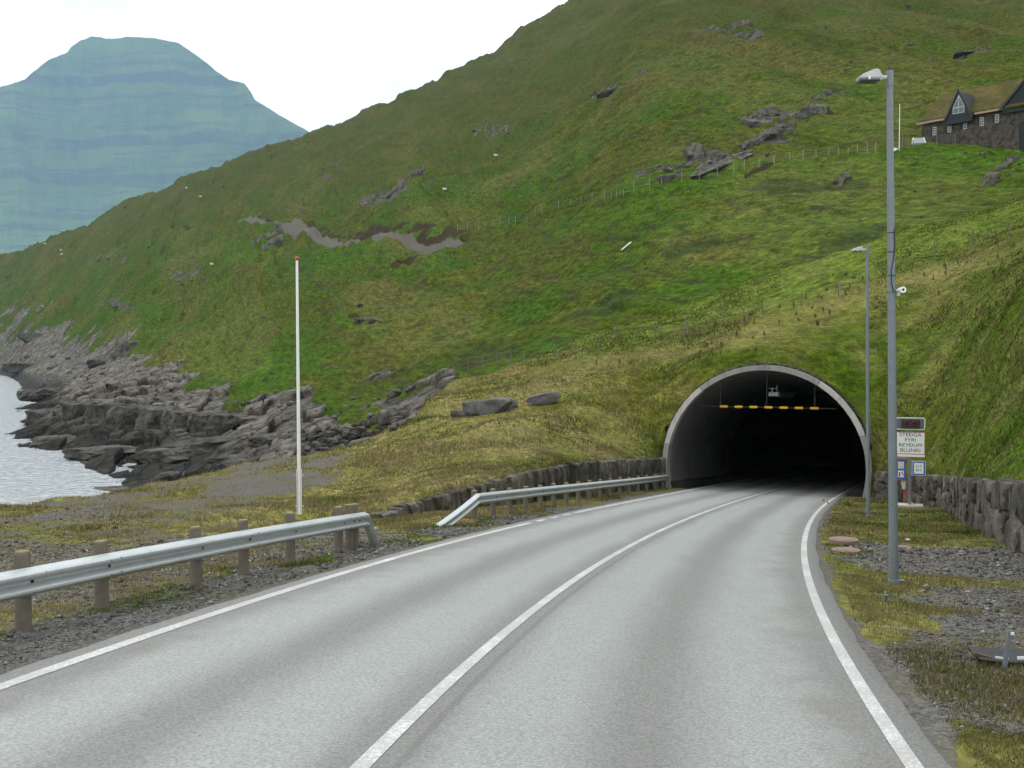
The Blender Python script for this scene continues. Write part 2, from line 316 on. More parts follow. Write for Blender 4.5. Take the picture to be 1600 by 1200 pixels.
def build_mats():
    # terrain
    m, nt, b = mat('terrain_ground'); N = NB(nt); p = N.pos()
    st = N.mapv(p, (1, 1, 1), (0, 0, R_(-15))); stv = N.mapv(st, (1.6, .45, 1))
    far = N.attr('far')
    nl = N.noise(p, .035, 4); nm = N.noise(stv, .13, 5, .6); nf = N.noise(p, 1.1, 5, .65); nff = N.noise(p, 7, 3, .6); stf = N.noise(N.mapv(st, (1.3, .26, 1.3)), .9, 4, .6)
    g = N.mix(N.ss(nm, .36, .64), (.040, .066, .004), (.078, .084, .010))
    g = N.mix(N.ss(nl, .40, .62), g, N.mix(.65, g, (.032, .078, .003)))
    g = N.mix(N.ss(N.noise(stv, .05, 5, .7), .52, .70, 0, .55), g, (.078, .064, .018))
    ls = N.noise(N.mapv(st, (1., .10, 1.)), .075, 5, .6)
    g = N.mix(N.math('MULTIPLY', far, N.ss(ls, .50, .64, 0, .7)), g, (.036, .088, .004))
    g = N.mix(N.math('MULTIPLY', far, N.ss(ls, .48, .36, 0, .55)), g, (.066, .062, .012))
    g = N.mix(N.math('MULTIPLY', N.attr('lush'), N.ss(nf, .2, .55)), g, N.mix(far, (.088, .125, .016), (.042, .096, .004)))
    dryc = N.mix(N.ss(nf, .35, .7), (.205, .178, .070), (.132, .128, .030))
    dryc = N.mix(N.ss(N.noise(p, .5, 4), .52, .7, 0, .6), dryc, (.225, .165, .09))
    g = N.mix(N.attr('dry'), g, dryc)
    g = N.mix(N.math('MULTIPLY', N.attr('dark'), N.ss(nf, .3, .6)), g, (.030, .050, .012))
    # small tussock variation
    tus = N.math('MULTIPLY', N.ss(nf, .30, .70, .58, 1.34), N.math('ADD', 1., N.math('MULTIPLY', far, N.ss(stf, .32, .68, -.34, .26))))
    tus = N.math('MULTIPLY', tus, N.math('MULTIPLY', N.ss(nff, .3, .7, .7, 1.28), N.ss(N.noise(N.mapv(st, (1.4, .5, 1.4)), 2.6, 3, .6), .3, .7, .72, 1.26)))
    tc = N.n('ShaderNodeCombineColor', x_0=tus, x_1=tus, x_2=tus).outputs[0]
    g = N.mix(1., g, tc, 'MULTIPLY')
    g = N.mix(N.math('MULTIPLY', far, N.ss(N.noise(N.mapv(st, (1.5, .22, 1.5)), .36, 5, .72), .54, .64, 0, .8)), g, (.035, .030, .016))   # bare peat lines of the terracettes
    g = N.mix(N.math('MULTIPLY', far, N.ss(N.n('ShaderNodeSeparateXYZ', x_0=p).outputs[2], 45., 130., 0., .45)), g, (.050, .046, .012))   # thinner browner turf higher up
    # gravel
    vg = N.vor(p, 16, out='Color'); vg2 = N.vor(p, 45, out='Color')
    gv = N.n('ShaderNodeSeparateColor', x_0=vg).outputs[0]; gv2 = N.n('ShaderNodeSeparateColor', x_0=vg2).outputs[0]
    gc = N.mix(N.math('ADD', N.math('MULTIPLY', gv, .4), N.math('MULTIPLY', gv2, .6)), (.022, .021, .021), (.185, .178, .168))
    gc = N.mix(N.ss(N.noise(p, .6, 4), .40, .62, 0, .6), gc, (.105, .098, .058)); gc = N.mix(N.math('MULTIPLY', N.attr('dry'), .4), gc, (.150, .140, .108)); gc = N.mix(far, gc, N.mix(gv2, (.085, .078, .064), (.135, .124, .104)))
    gm = N.ss(N.math('ADD', N.attr('gravel'), N.math('MULTIPLY', N.math('SUBTRACT', N.math('ADD', N.math('MULTIPLY', nff, .6), N.math('MULTIPLY', nf, .4)), .5), 1.3)), .40, .60)
    g = N.mix(gm, g, gc)
    # rock
    rn = N.noise(p, .5, 6, .68); rf = N.noise(p, 3.5, 4, .65)
    rc = N.mix(N.ss(rn, .32, .60), (.030, .027, .023), (.172, .157, .134))
    rc = N.mix(N.ss(rf, .58, .72, 0, .6), rc, (.27, .26, .235))
    tn = N.math('ADD', N.math('MULTIPLY', N.attr('tone'), .8), .55); rc = N.mix(1., rc, N.n('ShaderNodeCombineColor', x_0=tn, x_1=tn, x_2=tn).outputs[0], 'MULTIPLY')
    rc = N.mix(N.math('MULTIPLY', N.attr('crack'), .75), rc, (.018, .017, .015))
    sz = N.n('ShaderNodeSeparateXYZ', x_0=p).outputs[2]
    wet = N.ss(N.math('ADD', sz, N.math('MULTIPLY', N.math('SUBTRACT', rn, .5), 3.)), 1.4, 4.4, 1, 0)
    rc = N.mix(wet, rc, (.020, .019, .017))
    rc = N.mix(N.ss(N.noise(p, .9, 4), .57, .66, 0, .5), rc, (.075, .08, .025))
    nz = N.n('ShaderNodeSeparateXYZ', x_0=N.n('ShaderNodeNewGeometry').outputs['Normal']).outputs[2]
    rm = N.ss(N.math('ADD', N.attr('rock'), N.math('MULTIPLY', N.math('SUBTRACT', nf, .5), .5)), .35, .6)
    g = N.mix(rm, g, rc)
    g = N.mix(N.ss(N.math('ADD', N.attr('earth'), N.math('MULTIPLY', N.math('SUBTRACT', nf, .5), .7)), .4, .6), g, N.mix(nff, (.020, .015, .008), (.055, .042, .024)))
    hb = N.math('ADD', N.math('MULTIPLY', nf, .5), N.math('MULTIPLY', stf, .35))
    H_ = N.math('MULTIPLY', hb, N.math('ADD', .10, N.math('MULTIPLY', far, .5)))
    H_ = N.math('ADD', H_, N.math('MULTIPLY', N.math('ADD', N.math('MULTIPLY', nff, .6), N.math('MULTIPLY', gv2, N.math('MULTIPLY', gm, .5))), .045))
    H_ = N.math('ADD', H_, N.math('MULTIPLY', N.math('MULTIPLY', N.math('ADD', rn, N.math('MULTIPLY', rf, .5)), rm), .55))
    bp = N.bump(H_, .9, 1.)
    fin(nt, b, g, N.math('SUBTRACT', .95, N.math('MULTIPLY', N.math('MULTIPLY', wet, rm), .35)), bp, None, .03); M['terrain'] = m
    # asphalt
    m, nt, b = mat('asphalt'); N = NB(nt); p = N.pos(); la = N.attr('lat')
    al = N.math('ABSOLUTE', N.math('SUBTRACT', N.math('ABSOLUTE', la), 1.72))
    wob = N.math('ADD', al, N.math('MULTIPLY', N.math('SUBTRACT', N.noise(N.mapv(p, (1, .12, 1), (0, 0, R_(14))), 1.2, 3), .5), .35))
    tk = N.math('MULTIPLY', N.ss(wob, .05, .72), N.ss(wob, 1.10, 1.62, 1, 0))
    ag = N.n('ShaderNodeSeparateColor', x_0=N.vor(p, 70, out='Color')).outputs[0]; an = N.noise(p, 38, 4, .75)
    c = N.mix(tk, (.160, .160, .150), (.248, .260, .248))
    sp = N.math('ADD', N.ss(an, .32, .68, .74, 1.24), N.math('MULTIPLY', N.math('SUBTRACT', ag, .5), .42))
    c = N.mix(1., c, N.n('ShaderNodeCombineColor', x_0=sp, x_1=sp, x_2=sp).outputs[0], 'MULTIPLY')
    c = N.mix(N.ss(N.noise(p, .7, 4), .5, .75, 0, .12), c, (.12, .115, .105))
    c = N.mix(N.ss(N.math('ABSOLUTE', N.math('SUBTRACT', la, .22)), .015, .05, .35, 0), c, (.06, .057, .05))
    c = N.mix(N.math('MULTIPLY', N.ss(N.math('ABSOLUTE', N.math('SUBTRACT', N.math('ABSOLUTE', la), 3.05)), .0, .5, .35, 0), N.ss(N.noise(p, 1.5, 3), .4, .7)), c, (.105, .085, .06))
    fin(nt, b, c, N.math('SUBTRACT', .66, N.math('MULTIPLY', tk, .16)), N.bump(N.math('ADD', an, ag), .22, .006), None, .42); M['asphalt'] = m
    m, nt, b = mat('road_paint'); N = NB(nt); p = N.pos()
    w = N.ss(N.math('ADD', N.noise(p, 30, 5, .7), N.math('MULTIPLY', N.noise(p, 1.2, 3), .5)), .50, .80, 0, .8)
    fin(nt, b, N.mix(w, (.66, .66, .64), (.27, .265, .25)), .55, N.bump(N.noise(p, 60, 3), .3, .006)); M['paint'] = m
    # sea
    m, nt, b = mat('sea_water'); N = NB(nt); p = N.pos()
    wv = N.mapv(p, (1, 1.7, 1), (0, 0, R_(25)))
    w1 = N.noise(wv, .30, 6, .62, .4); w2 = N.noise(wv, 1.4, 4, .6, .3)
    sky_glint = N.math('ADD', N.math('MULTIPLY', N.ss(N.noise(wv, .22, 7, .7, .5), .62, .72), .6), N.math('MULTIPLY', N.ss(w2, .45, .62), .45))  # bright flecks over a pale base: the sky's glitter put into the water colour
    fin(nt, b, N.mix(sky_glint, (.34, .38, .395), (.82, .85, .85)), .10, N.bump(N.math('ADD', w1, N.math('MULTIPLY', w2, .45)), .7, 1.3), None, .5); M['sea'] = m
    # distant mountain
    m, nt, b = mat('mountain_slope'); N = NB(nt); p = N.pos()
    sz = N.n('ShaderNodeSeparateXYZ', x_0=N.n('ShaderNodeNewGeometry').outputs['Normal']).outputs[2]
    n = N.noise(N.mapv(p, (1, 1, .8)), .004, 7, .65); n2 = N.math('MAXIMUM', N.noise(N.mapv(p, (1, 1, 14)), .0009, 7, .66), N.math('MULTIPLY', N.noise(N.mapv(p, (1, 1, 16)), .0021, 5, .6), .96)); nv = N.noise(N.mapv(p, (1, .3, .3)), .014, 5, .65)
    c = N.mix(N.ss(n, .35, .65), (.036, .078, .012), (.080, .112, .024))
    c = N.mix(N.ss(N.n('ShaderNodeSeparateXYZ', x_0=p).outputs[2], 1500., 500., 0., .75), c, (.085, .150, .022))
    ck = N.math('MAXIMUM', N.math('MULTIPLY', N.attr('cliff'), N.ss(nv, .25, .55, .6, 1)), N.ss(n2, .54, .62, 0, .85))
    c = N.mix(ck, c, N.mix(N.ss(nv, .3, .7), (.010, .010, .011), (.045, .042, .040)))
    fin(nt, b, c, .95, N.bump(N.math('ADD', n, nv), .6, 12), None, .05); M['mount'] = m
    # concrete, stone, metal...
    def conc(name, c1, c2, streak=.4):
        m, nt, b = mat(name); N = NB(nt); p = N.pos()
        a = N.noise(p, 1.1, 6, .6); s = N.noise(N.mapv(p, (3.2, 3.2, .35)), 1.3, 5, .6); f = N.noise(p, 30, 4, .6)
        c = N.mix(N.ss(a, .3, .7), c1, c2); c = N.mix(N.ss(s, .5, .75, 0, streak), c, tuple(x*.4 for x in c1))
        c = N.mix(N.ss(f, .35, .7, 0, .25), c, tuple(x*.6 for x in c1))
        fin(nt, b, c, .85, N.bump(f, .3, .01), None, .3); M[name] = m
    conc('ring_concrete', (.40, .39, .36), (.50, .49, .455)); conc('ring_concrete_dark', (.25, .245, .23), (.31, .30, .28))
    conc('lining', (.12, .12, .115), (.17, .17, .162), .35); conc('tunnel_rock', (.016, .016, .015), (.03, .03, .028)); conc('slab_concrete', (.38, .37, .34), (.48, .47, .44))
    def stone(name, c1, c2, lich=.5, sc=1.6):
        m, nt, b = mat(name); N = NB(nt); p = N.pos()
        a = N.noise(p, sc, 7, .65); f = N.noise(p, sc*6, 5, .65); oi = N.attr('tone')
        c = N.mix(N.ss(a, .32, .68), c1, c2); tn = N.math('ADD', N.math('MULTIPLY', oi, 1.0), .55)
        c = N.mix(1., c, N.n('ShaderNodeCombineColor', x_0=tn, x_1=tn, x_2=N.math('MULTIPLY', tn, .97)).outputs[0], 'MULTIPLY')
        c = N.mix(N.ss(f, .60, .72, 0, lich), c, (.30, .29, .25)); c = N.mix(N.ss(N.noise(p, sc*1.7, 4), .58, .7, 0, .5), c, (.07, .072, .03))
        ck = N.n('ShaderNodeTexVoronoi', feature='DISTANCE_TO_EDGE', i_Vector=N.mapv(p, (1, 1, 2.2), (.3, .2, 0)), i_Scale=sc*.55).outputs['Distance']
        c = N.mix(N.ss(ck, .0, .04, .6 if sc < 1.5 else 0, 0), c, (.012, .011, .010))
        fin(nt, b, c, .92, N.bump(N.math('ADD', a, N.math('MULTIPLY', f, .4)), .8, .25/sc), None, .2); M[name] = m
    stone('wall_stone', (.038, .034, .029), (.13, .118, .097), .35, 2.2); stone('boulder_rock', (.075, .074, .072), (.15, .148, .142), .3, 1.6); stone('shore_rock', (.032, .030, .027), (.105, .099, .088), .45, .8); stone('house_stone', (.06, .05, .04), (.20, .17, .14), .6, 1.8)
    M['outcrop'] = None; stone('outcrop', (.036, .033, .030), (.145, .138, .125), .6, 1.3)
    M['galv'] = simple('galvanised_steel', (.50, .53, .52), .40, .14, 3, .6, .05); M['galv_pole'] = simple('galvanised_pole', (.17, .20, .215), .55, .22, 7, .35, .06)
    M['post'] = simple('weathered_post', (.135, .118, .092), .9, .45, 9, 0, .5, .02); M['mossy'] = simple('mossy_top', (.19, .18, .07), .95, .3, 25, 0, .4)
    M['fence'] = simple('fence_timber', (.115, .108, .09), .9, .35, 6); M['fencepale'] = simple('pale_fence_timber', (.21, .197, .165), .9, .3, 6); M['wire'] = simple('fence_wire', (.16, .16, .155), .5, .1, 6, .5)
    M['white'] = simple('white_paint', (.74, .75, .74), .45, .06, 4); M['red'] = simple('red_paint', (.50, .05, .04), .5, .12, 5); M['redd'] = simple('faded_red_paint', (.30, .07, .06), .6, .2, 8)
    M['black'] = simple('black_paint', (.018, .02, .021), .55, .2, 8); M['dgrey'] = simple('dark_grey_paint', (.10, .115, .115), .5, .1, 6); M['blue'] = simple('blue_sign_paint', (.03, .12, .42), .45, .06, 4)
    M['text'] = simple('dark_green_lettering', (.02, .045, .04), .5, .05, 4); M['yellow'] = simple('yellow_reflector', (.75, .42, .015), .5, .1, 9); M['maroon'] = simple('maroon_border', (.25, .045, .035), .5, .1, 4)
    M['lens'] = simple('unlit_red_lens', (.16, .012, .012), .2, .1, 4); M['lampwhite'] = simple('lamp_housing', (.46, .47, .46), .5, .2, 5); M['glassd'] = simple('lamp_glass', (.05, .06, .06), .15, .05, 5)
    M['pinkc'] = simple('pinkish_concrete', (.19, .128, .106), .85, .4, 12); M['boxgrey'] = simple('grey_cabinet', (.46, .47, .46), .5, .1, 6); M['tar'] = simple('tarred_boards', (.010, .016, .016), .75, .4, 9); M['tarm'] = simple('dark_sheet', (.012, .014, .014), .6, .4, 5)
    M['brown'] = simple('rusty_brown', (.09, .055, .03), .8, .4, 8)
    M['wfr'] = simple('window_frame_paint', (.40, .42, .41), .5, .1, 4); M['pane'] = simple('window_pane', (.09, .11, .12), .12, .2, 2); M['gutter'] = simple('bare_wood_fascia', (.32, .22, .16), .7, .25, 5)
    M['wool'] = simple('sheep_wool', (.62, .60, .54), .95, .15, 8); M['wooldark'] = simple('dark_sheep_wool', (.03, .025, .02), .95, .2, 8); M['skin'] = simple('sheep_face', (.12, .10, .09), .9, .2, 8)
    M['greyroof'] = simple('grey_glazing', (.22, .24, .245), .3, .15, 3); M['dock'] = simple('dock_seed', (.11, .058, .022), .95, .35, 9)
    m, nt, b = mat('turf_roof'); N = NB(nt); p = N.pos()
    c = N.mix(N.ss(N.noise(p, .5, 5), .4, .62), (.080, .076, .022), (.14, .108, .040)); c = N.mix(N.ss(N.noise(p, 3, 5, .7), .35, .7, 0, .7), c, (.06, .06, .02))
    fin(nt, b, c, .95, N.bump(N.noise(p, 3, 5, .7), 1, .3), None, .05); M['turf'] = m
    m, nt, b = mat('grass_blades'); N = NB(nt)
    fin(nt, b, N.attr('col', 'Color'), .9, None, None, .03); M['blade'] = m
build_mats()

# ------------------------------------------------------------------ object helpers
def tag(o, label=None, cat=None, group=None, kind=None):
    for k, v in (('label', label), ('category', cat), ('group', group), ('kind', kind)):
        if v: o[k] = v
    return o
def thing(name, label, cat, loc=(0, 0, 0), rz=0, group=None):
    o = bpy.data.objects.new(name, None); COL.objects.link(o); o.location = loc; o.rotation_euler = (0, 0, rz); o.empty_display_size = .2
    return tag(o, label, cat, group)
def link(name, me, m=None, parent=None, smooth=False):
    o = bpy.data.objects.new(name, me); COL.objects.link(o)
    if m is not None: me.materials.append(M[m] if isinstance(m, str) else m)
    if parent: o.parent = parent
    if smooth:
        me.polygons.foreach_set('use_smooth', [True]*len(me.polygons))
    return o
class B:
    """collects simple shapes into one mesh"""
    def __init__(s): s.bm = bmesh.new()
    def box(s, c, d, rot=None, bev=0):
        r = bmesh.ops.create_cube(s.bm, size=1)['verts']
        mt = Matrix.Translation(c) @ (rot.to_4x4() if rot else Matrix.Identity(4)) @ Matrix.Diagonal((*d, 1))
        bmesh.ops.transform(s.bm, matrix=mt, verts=r)
        if bev:
            ed = list({e for v in r for e in v.link_edges}); bmesh.ops.bevel(s.bm, geom=ed, offset=bev, segments=2, affect='EDGES', profile=.6)
        return s
    def tube(s, p0, p1, r0, r1=None, n=14, cap=True):
        p0 = Vector(p0); p1 = Vector(p1); r1 = r0 if r1 is None else r1; d = p1-p0
        r = bmesh.ops.create_cone(s.bm, cap_ends=cap, segments=n, radius1=max(r0, 1e-4), radius2=max(r1, 1e-4), depth=d.length)['verts']
        bmesh.ops.transform(s.bm, matrix=Matrix.Translation((p0+p1)/2) @ d.to_track_quat('Z', 'Y').to_matrix().to_4x4(), verts=r); return s
    def ball(s, c, d, n=2):
        r = bmesh.ops.create_icosphere(s.bm, subdivisions=n, radius=.5)['verts']
        bmesh.ops.transform(s.bm, matrix=Matrix.Translation(c) @ Matrix.Diagonal((*d, 1)), verts=r); return s
    def poly(s, pts, ext):
        """closed outline extruded by vector ext"""
        a = [s.bm.verts.new(p) for p in pts]; b = [s.bm.verts.new(Vector(p)+Vector(ext)) for p in pts]
        n = len(a); s.bm.faces.new(a); s.bm.faces.new(b[::-1])
        for i in range(n): s.bm.faces.new((a[(i+1) % n], a[i], b[i], b[(i+1) % n]))
        return s
    def loft(s, rings, closed=False, capends=False):
        vs = [[s.bm.verts.new(p) for p in r] for r in rings]; n = len(vs[0])
        for i in range(len(vs)-1):
            for j in range(n if closed else n-1):
                k = (j+1) % n; s.bm.faces.new((vs[i][j], vs[i][k], vs[i+1][k], vs[i+1][j]))
        if capends: s.bm.faces.new(vs[0][::-1]); s.bm.faces.new(vs[-1])
        return s
    def done(s, name, m, parent=None, smooth=False):
        bmesh.ops.recalc_face_normals(s.bm, faces=s.bm.faces)
        me = bpy.data.meshes.new(name); s.bm.to_mesh(me); s.bm.free()
        o = link(name, me, m, parent, False)
        if smooth:
            me.polygons.foreach_set('use_smooth', [True]*len(me.polygons)); me.set_sharp_from_angle(angle=R_(35))
        return o
def npmesh(name, V, Fq, m, attrs=None, smooth=True, parent=None, cols=None):
    V = np.asarray(V, np.float32); Fq = np.asarray(Fq, np.int32); k = Fq.shape[1]
    me = bpy.data.meshes.new(name); me.vertices.add(len(V)); me.vertices.foreach_set('co', V.ravel())
    me.loops.add(Fq.size); me.loops.foreach_set('vertex_index', Fq.ravel()); me.polygons.add(len(Fq))
    me.polygons.foreach_set('loop_start', np.arange(len(Fq), dtype=np.int32)*k)
    me.update(calc_edges=True)
    if smooth: me.polygons.foreach_set('use_smooth', np.ones(len(Fq), bool))
    for a, v in (attrs or {}).items():
        at = me.attributes.new(a, 'FLOAT', 'POINT'); at.data.foreach_set('value', np.asarray(v, np.float32))
    if cols is not None:
        at = me.color_attributes.new('col', 'FLOAT_COLOR', 'POINT'); at.data.foreach_set('color', np.asarray(np.c_[cols, np.ones(len(cols))], np.float32).ravel())
    me.validate()
    return link(name, me, m, parent)
def text(name, body, size, m, parent, loc, rot, ext=.004, sx=1):
    cu = bpy.data.curves.new(name, 'FONT'); cu.body = body; cu.size = size; cu.align_x = 'CENTER'; cu.align_y = 'CENTER'; cu.extrude = ext
    tmp = bpy.data.objects.new(name, cu); COL.objects.link(tmp)
    dg = bpy.context.evaluated_depsgraph_get(); me = bpy.data.meshes.new_from_object(tmp.evaluated_get(dg))
    bpy.data.objects.remove(tmp); bpy.data.curves.remove(cu); me.materials.clear()
    o = link(name, me, m, parent); o.location = loc; o.rotation_euler = rot; o.scale = (sx, 1, 1); return o
_ico = {}
def rockmesh(name, dims, seed, sub=4, planes=14, nz=.10, flat=0, m='boulder_rock', joints=0):
    if sub not in _ico:
        bm = bmesh.new(); bmesh.ops.create_icosphere(bm, subdivisions=sub, radius=1); bm.verts.ensure_lookup_table()
        _ico[sub] = (np.array([v.co[:] for v in bm.verts]), np.array([[v.index for v in f.verts] for f in bm.faces])); bm.free()
    d, f = _ico[sub]; r = np.random.default_rng(seed)
    n = r.normal(size=(planes, 3)); n[:, 2] *= .7; n /= np.linalg.norm(n, axis=1)[:, None]
    n = np.vstack([n, [[0, 0, 1], [1, 0, 0], [-1, 0, 0], [0, 1, 0], [0, -1, 0]]]); h = np.r_[r.uniform(.68, 1.0, planes), [.7, .95, .95, .95, .95]]
    dn = d@n.T; rad = np.min(np.where(dn > .05, h/np.maximum(dn, .05), 9), axis=1); rad = np.minimum(rad, 1.25)
    k = seed*3.7
    rad = rad*(1+nz*fbm(d[:, 0]*2.3+k, d[:, 1]*2.3+d[:, 2]*1.7, 4, seed)+nz*.5*fbm(d[:, 2]*5+k, d[:, 0]*5-d[:, 1]*4, 3, seed+3))
    if joints: rad = rad-.16*sst(.12, 0, np.abs(((np.arctan2(d[:, 1], d[:, 0])*joints/6.283+fbm(d[:, 0]*3, d[:, 1]*3, 2, seed)*.8) % 1)-.5)*-1+.5)
    V = d*rad[:, None]*np.array(dims)/2
    tone = np.clip(.45+.6*fbm(d[:, 0]*1.5+k, d[:, 2]*1.5+d[:, 1], 2, seed+8), 0, 1)
    o = npmesh(name, V, f, m, dict(tone=tone), smooth=False); 
    o.data.polygons.foreach_set('use_smooth', [True]*len(o.data.polygons)); o.data.set_sharp_from_angle(angle=R_(28))
    return o

# ------------------------------------------------------------------ ground sheets
def build_terrain():
    t = np.r_[np.linspace(-.98, -.56, 90, endpoint=False), np.linspace(-.56, .56, 1000, endpoint=False), np.linspace(.56, 1.05, 90)]
    L = np.r_[np.exp(np.linspace(math.log(2.5), math.log(24), 180, endpoint=False)), np.exp(np.linspace(math.log(24), math.log(60), 220, endpoint=False)), np.exp(np.linspace(math.log(60), math.log(260), 420, endpoint=False)), np.exp(np.linspace(math.log(260), math.log(1500), 280))]
    T, Yg = np.meshgrid(t, L); X = (T*Yg).ravel(); Y = Yg.ravel()
    A = terrain(X, Y, True); Z = A['Z']; nr, nc = T.shape
    i = np.arange(nr*nc).reshape(nr, nc); Fq = np.stack([i[:-1, :-1], i[:-1, 1:], i[1:, 1:], i[1:, :-1]], -1).reshape(-1, 4)
    s, l2 = A['s'], A['l2']; h = Z-(TO[2]-.09*np.maximum(s, 0))
    inop = (s > -.3) & (s < 120) & (np.hypot(l2, np.maximum(h-HC, 0)) < RI+.2) & (h > -1.5) & (np.abs(l2) < RI+.2)
    fh = h[Fq]; span = fh.max(1)-fh.min(1); fs = s[Fq]; fl = np.abs(l2[Fq])
    bad = inop[Fq].any(1) & (fs.max(1) > .1)
    bad |= (fs.min(1) < .6) & (fs.max(1) > .2) & (fl.min(1) < RI+.12) & (span > .9)
    seaf = (Z[Fq].max(1) < -2.5)
    Fq = Fq[~(bad | seaf)]
    o = npmesh('hillside_ground', np.c_[X, Y, Z], Fq, 'terrain', {k: A[k] for k in ('rock', 'gravel', 'dry', 'lush', 'earth', 'dark', 'far', 'crack', 'tone')})
    tag(o, 'green grassy hillside running down past the road to the rocky shore', 'hillside', kind='structure')
build_terrain()
def ribbon(name, y0, y1, l0, l1, dz, m, label, cat, n=400, nl=2, skirt=0, edge=0):
    Ys = np.linspace(y0, y1, n); la = np.linspace(l0, l1, nl)
    if skirt: la = np.r_[l0-.05, la, l1+.05]
    rows = []
    for k, l in enumerate(la):
        e = edge*fbm(Ys*1.3, Ys*0+l*9, 3, 5)*(k in (0, 1, len(la)-2, len(la)-1)) if edge else 0
        x, y, z = road(Ys, l+e); z = z+dz-(.10 if skirt and k in (0, len(la)-1) else 0)
        rows.append(np.c_[x, y, z])
    V = np.array(rows); a, b = V.shape[:2]; i = np.arange(a*b).reshape(a, b)
    Fq = np.stack([i[:-1, :-1], i[1:, :-1], i[1:, 1:], i[:-1, 1:]], -1).reshape(-1, 4)
    o = npmesh(name, V.reshape(-1, 3), Fq, m, dict(lat=np.repeat(la, b)))
    return tag(o, label, cat, kind='structure')
ribbon('road', -12, 190, -3.80, 3.74, 0, 'asphalt', 'grey two-lane asphalt road curving into the tunnel', 'road', 900, 25, 1, .05)
ribbon('centre_line', -12, 180, -.062, .062, .005, 'paint', 'solid white centre line of the road', 'road marking')
ribbon('edge_line', -12, 26.0, -3.58, -3.43, .005, 'paint', 'white edge line on the seaward side of the road', 'road marking')
ribbon('edge_line', 30.6, 180, -3.58, -3.43, .005, 'paint', 'white edge line on the left of the tunnel approach', 'road marking')
for k, y in enumerate((26.6, 28.0, 29.3)): ribbon('edge_dash', y, y+.75, -3.58, -3.43, .005, 'paint', 'short white dash of the edge line beside the guardrail gap', 'road marking', 8)
ribbon('edge_line', -12, 180, 3.43, 3.55, .005, 'paint', 'white edge line curving along the right side of the road', 'road marking')
# sea
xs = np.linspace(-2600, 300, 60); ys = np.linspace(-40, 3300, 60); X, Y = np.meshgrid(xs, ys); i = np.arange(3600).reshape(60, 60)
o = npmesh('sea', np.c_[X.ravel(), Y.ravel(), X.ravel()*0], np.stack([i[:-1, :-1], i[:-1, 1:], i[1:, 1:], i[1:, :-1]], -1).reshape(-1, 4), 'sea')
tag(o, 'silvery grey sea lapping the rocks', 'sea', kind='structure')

# distant mountain: terraced basalt massif about three kilometres away
def build_mountain():
    sk = np.array([(-700,330),(-400,240),(-200,185),(-100,160),(0,141),(20,136),(45,128),(60,115),(82,98),(112,86),(118,78),(132,68),(140,66),(152,60),(200,62),(245,64),(282,71),(300,82),(325,100),(345,117),(362,128),(385,133),(396,147),(402,159),(440,183),(485,208),(540,240),(620,290),(720,345),(850,420),(1000,500)], float)
    bands = [(97,106,.6),(118,134,1.),(150,156,.8),(166,172,.5),(213,229,.9),(258,264,.5),(272,284,.7),(330,338,.6),(352,357,.5)]   # cliff bands by pixel height at mid slope
    px = np.arange(-700, 1000, 1.7); nv = 440; D0, D1 = 6000., 7800.
    ysk = np.interp(px, sk[:, 0], sk[:, 1]); ysk = ysk+fbm(px/9, px*0, 3, 3)*.8
    hmax = (550-60)/F*D1
    V = []; C = []
    v = np.linspace(0, 1, nv)
    Hs = (550-ysk)/F
    yb = 562-v*502                                     # pixel-height of each level on the mid slope
    steep = np.zeros(nv)
    for a, b_, w in bands: steep = np.maximum(steep, w*(sst(a-1.5, a+1, yb)*sst(b_+2, b_-1, yb)))
    dd = (1-steep*.93)*1.0; cum = np.r_[0, np.cumsum(dd[1:])]; cum /= cum[-1]
    lev = (550-yb)/F*(D0+cum*(D1-D0))
    PX, LV = np.meshgrid(px, lev); CU = np.repeat(cum[:, None], len(px), 1); ST = np.repeat(steep[:, None], len(px), 1)
    az = (PX-800)/F
    gul = fbm(PX/30+LV/1400, LV/620, 4, 21, .55)*80*sst(0, .35, CU)+fbm(PX/110, LV/1400, 3, 25)*340+np.abs(fbm(PX/14+LV/900, LV/450, 3, 29))*-40
    D = D0+CU*(D1-D0)+gul
    z = LV+CZ*0+fbm(PX/40, LV/50, 3, 33)*16*sst(0, .1, CU)
    # below the skyline everything stands; above it the sheet folds back behind the ridge
    top = np.repeat((Hs[None]*D1)[0][None], nv, 0)
    over = np.maximum(z+14-(top+CZ), 0)
    ztop = (Hs[None]*D+CZ)
    zz = np.where(z < ztop, z, ztop-np.minimum((z-ztop)*.02, 1))
    zz = np.minimum(z, ztop)-np.maximum(z-ztop, 0)*.15
    D = D+np.maximum(z-ztop, 0)*2.2
    X = az*D
    st = ST*sst(-.35, .1, fbm(PX/35, LV/120, 3, 41)+.12)
    n0, n1 = PX.shape; i = np.arange(n0*n1).reshape(n0, n1)
    o = npmesh('distant_mountain', np.c_[X.ravel(), D.ravel(), zz.ravel()], np.stack([i[:-1, :-1], i[:-1, 1:], i[1:, 1:], i[1:, :-1]], -1).reshape(-1, 4), 'mount', dict(cliff=st.ravel()))
    tag(o, 'flat-topped blue hazy mountain with stepped basalt cliffs', 'mountain', kind='structure')
build_mountain()
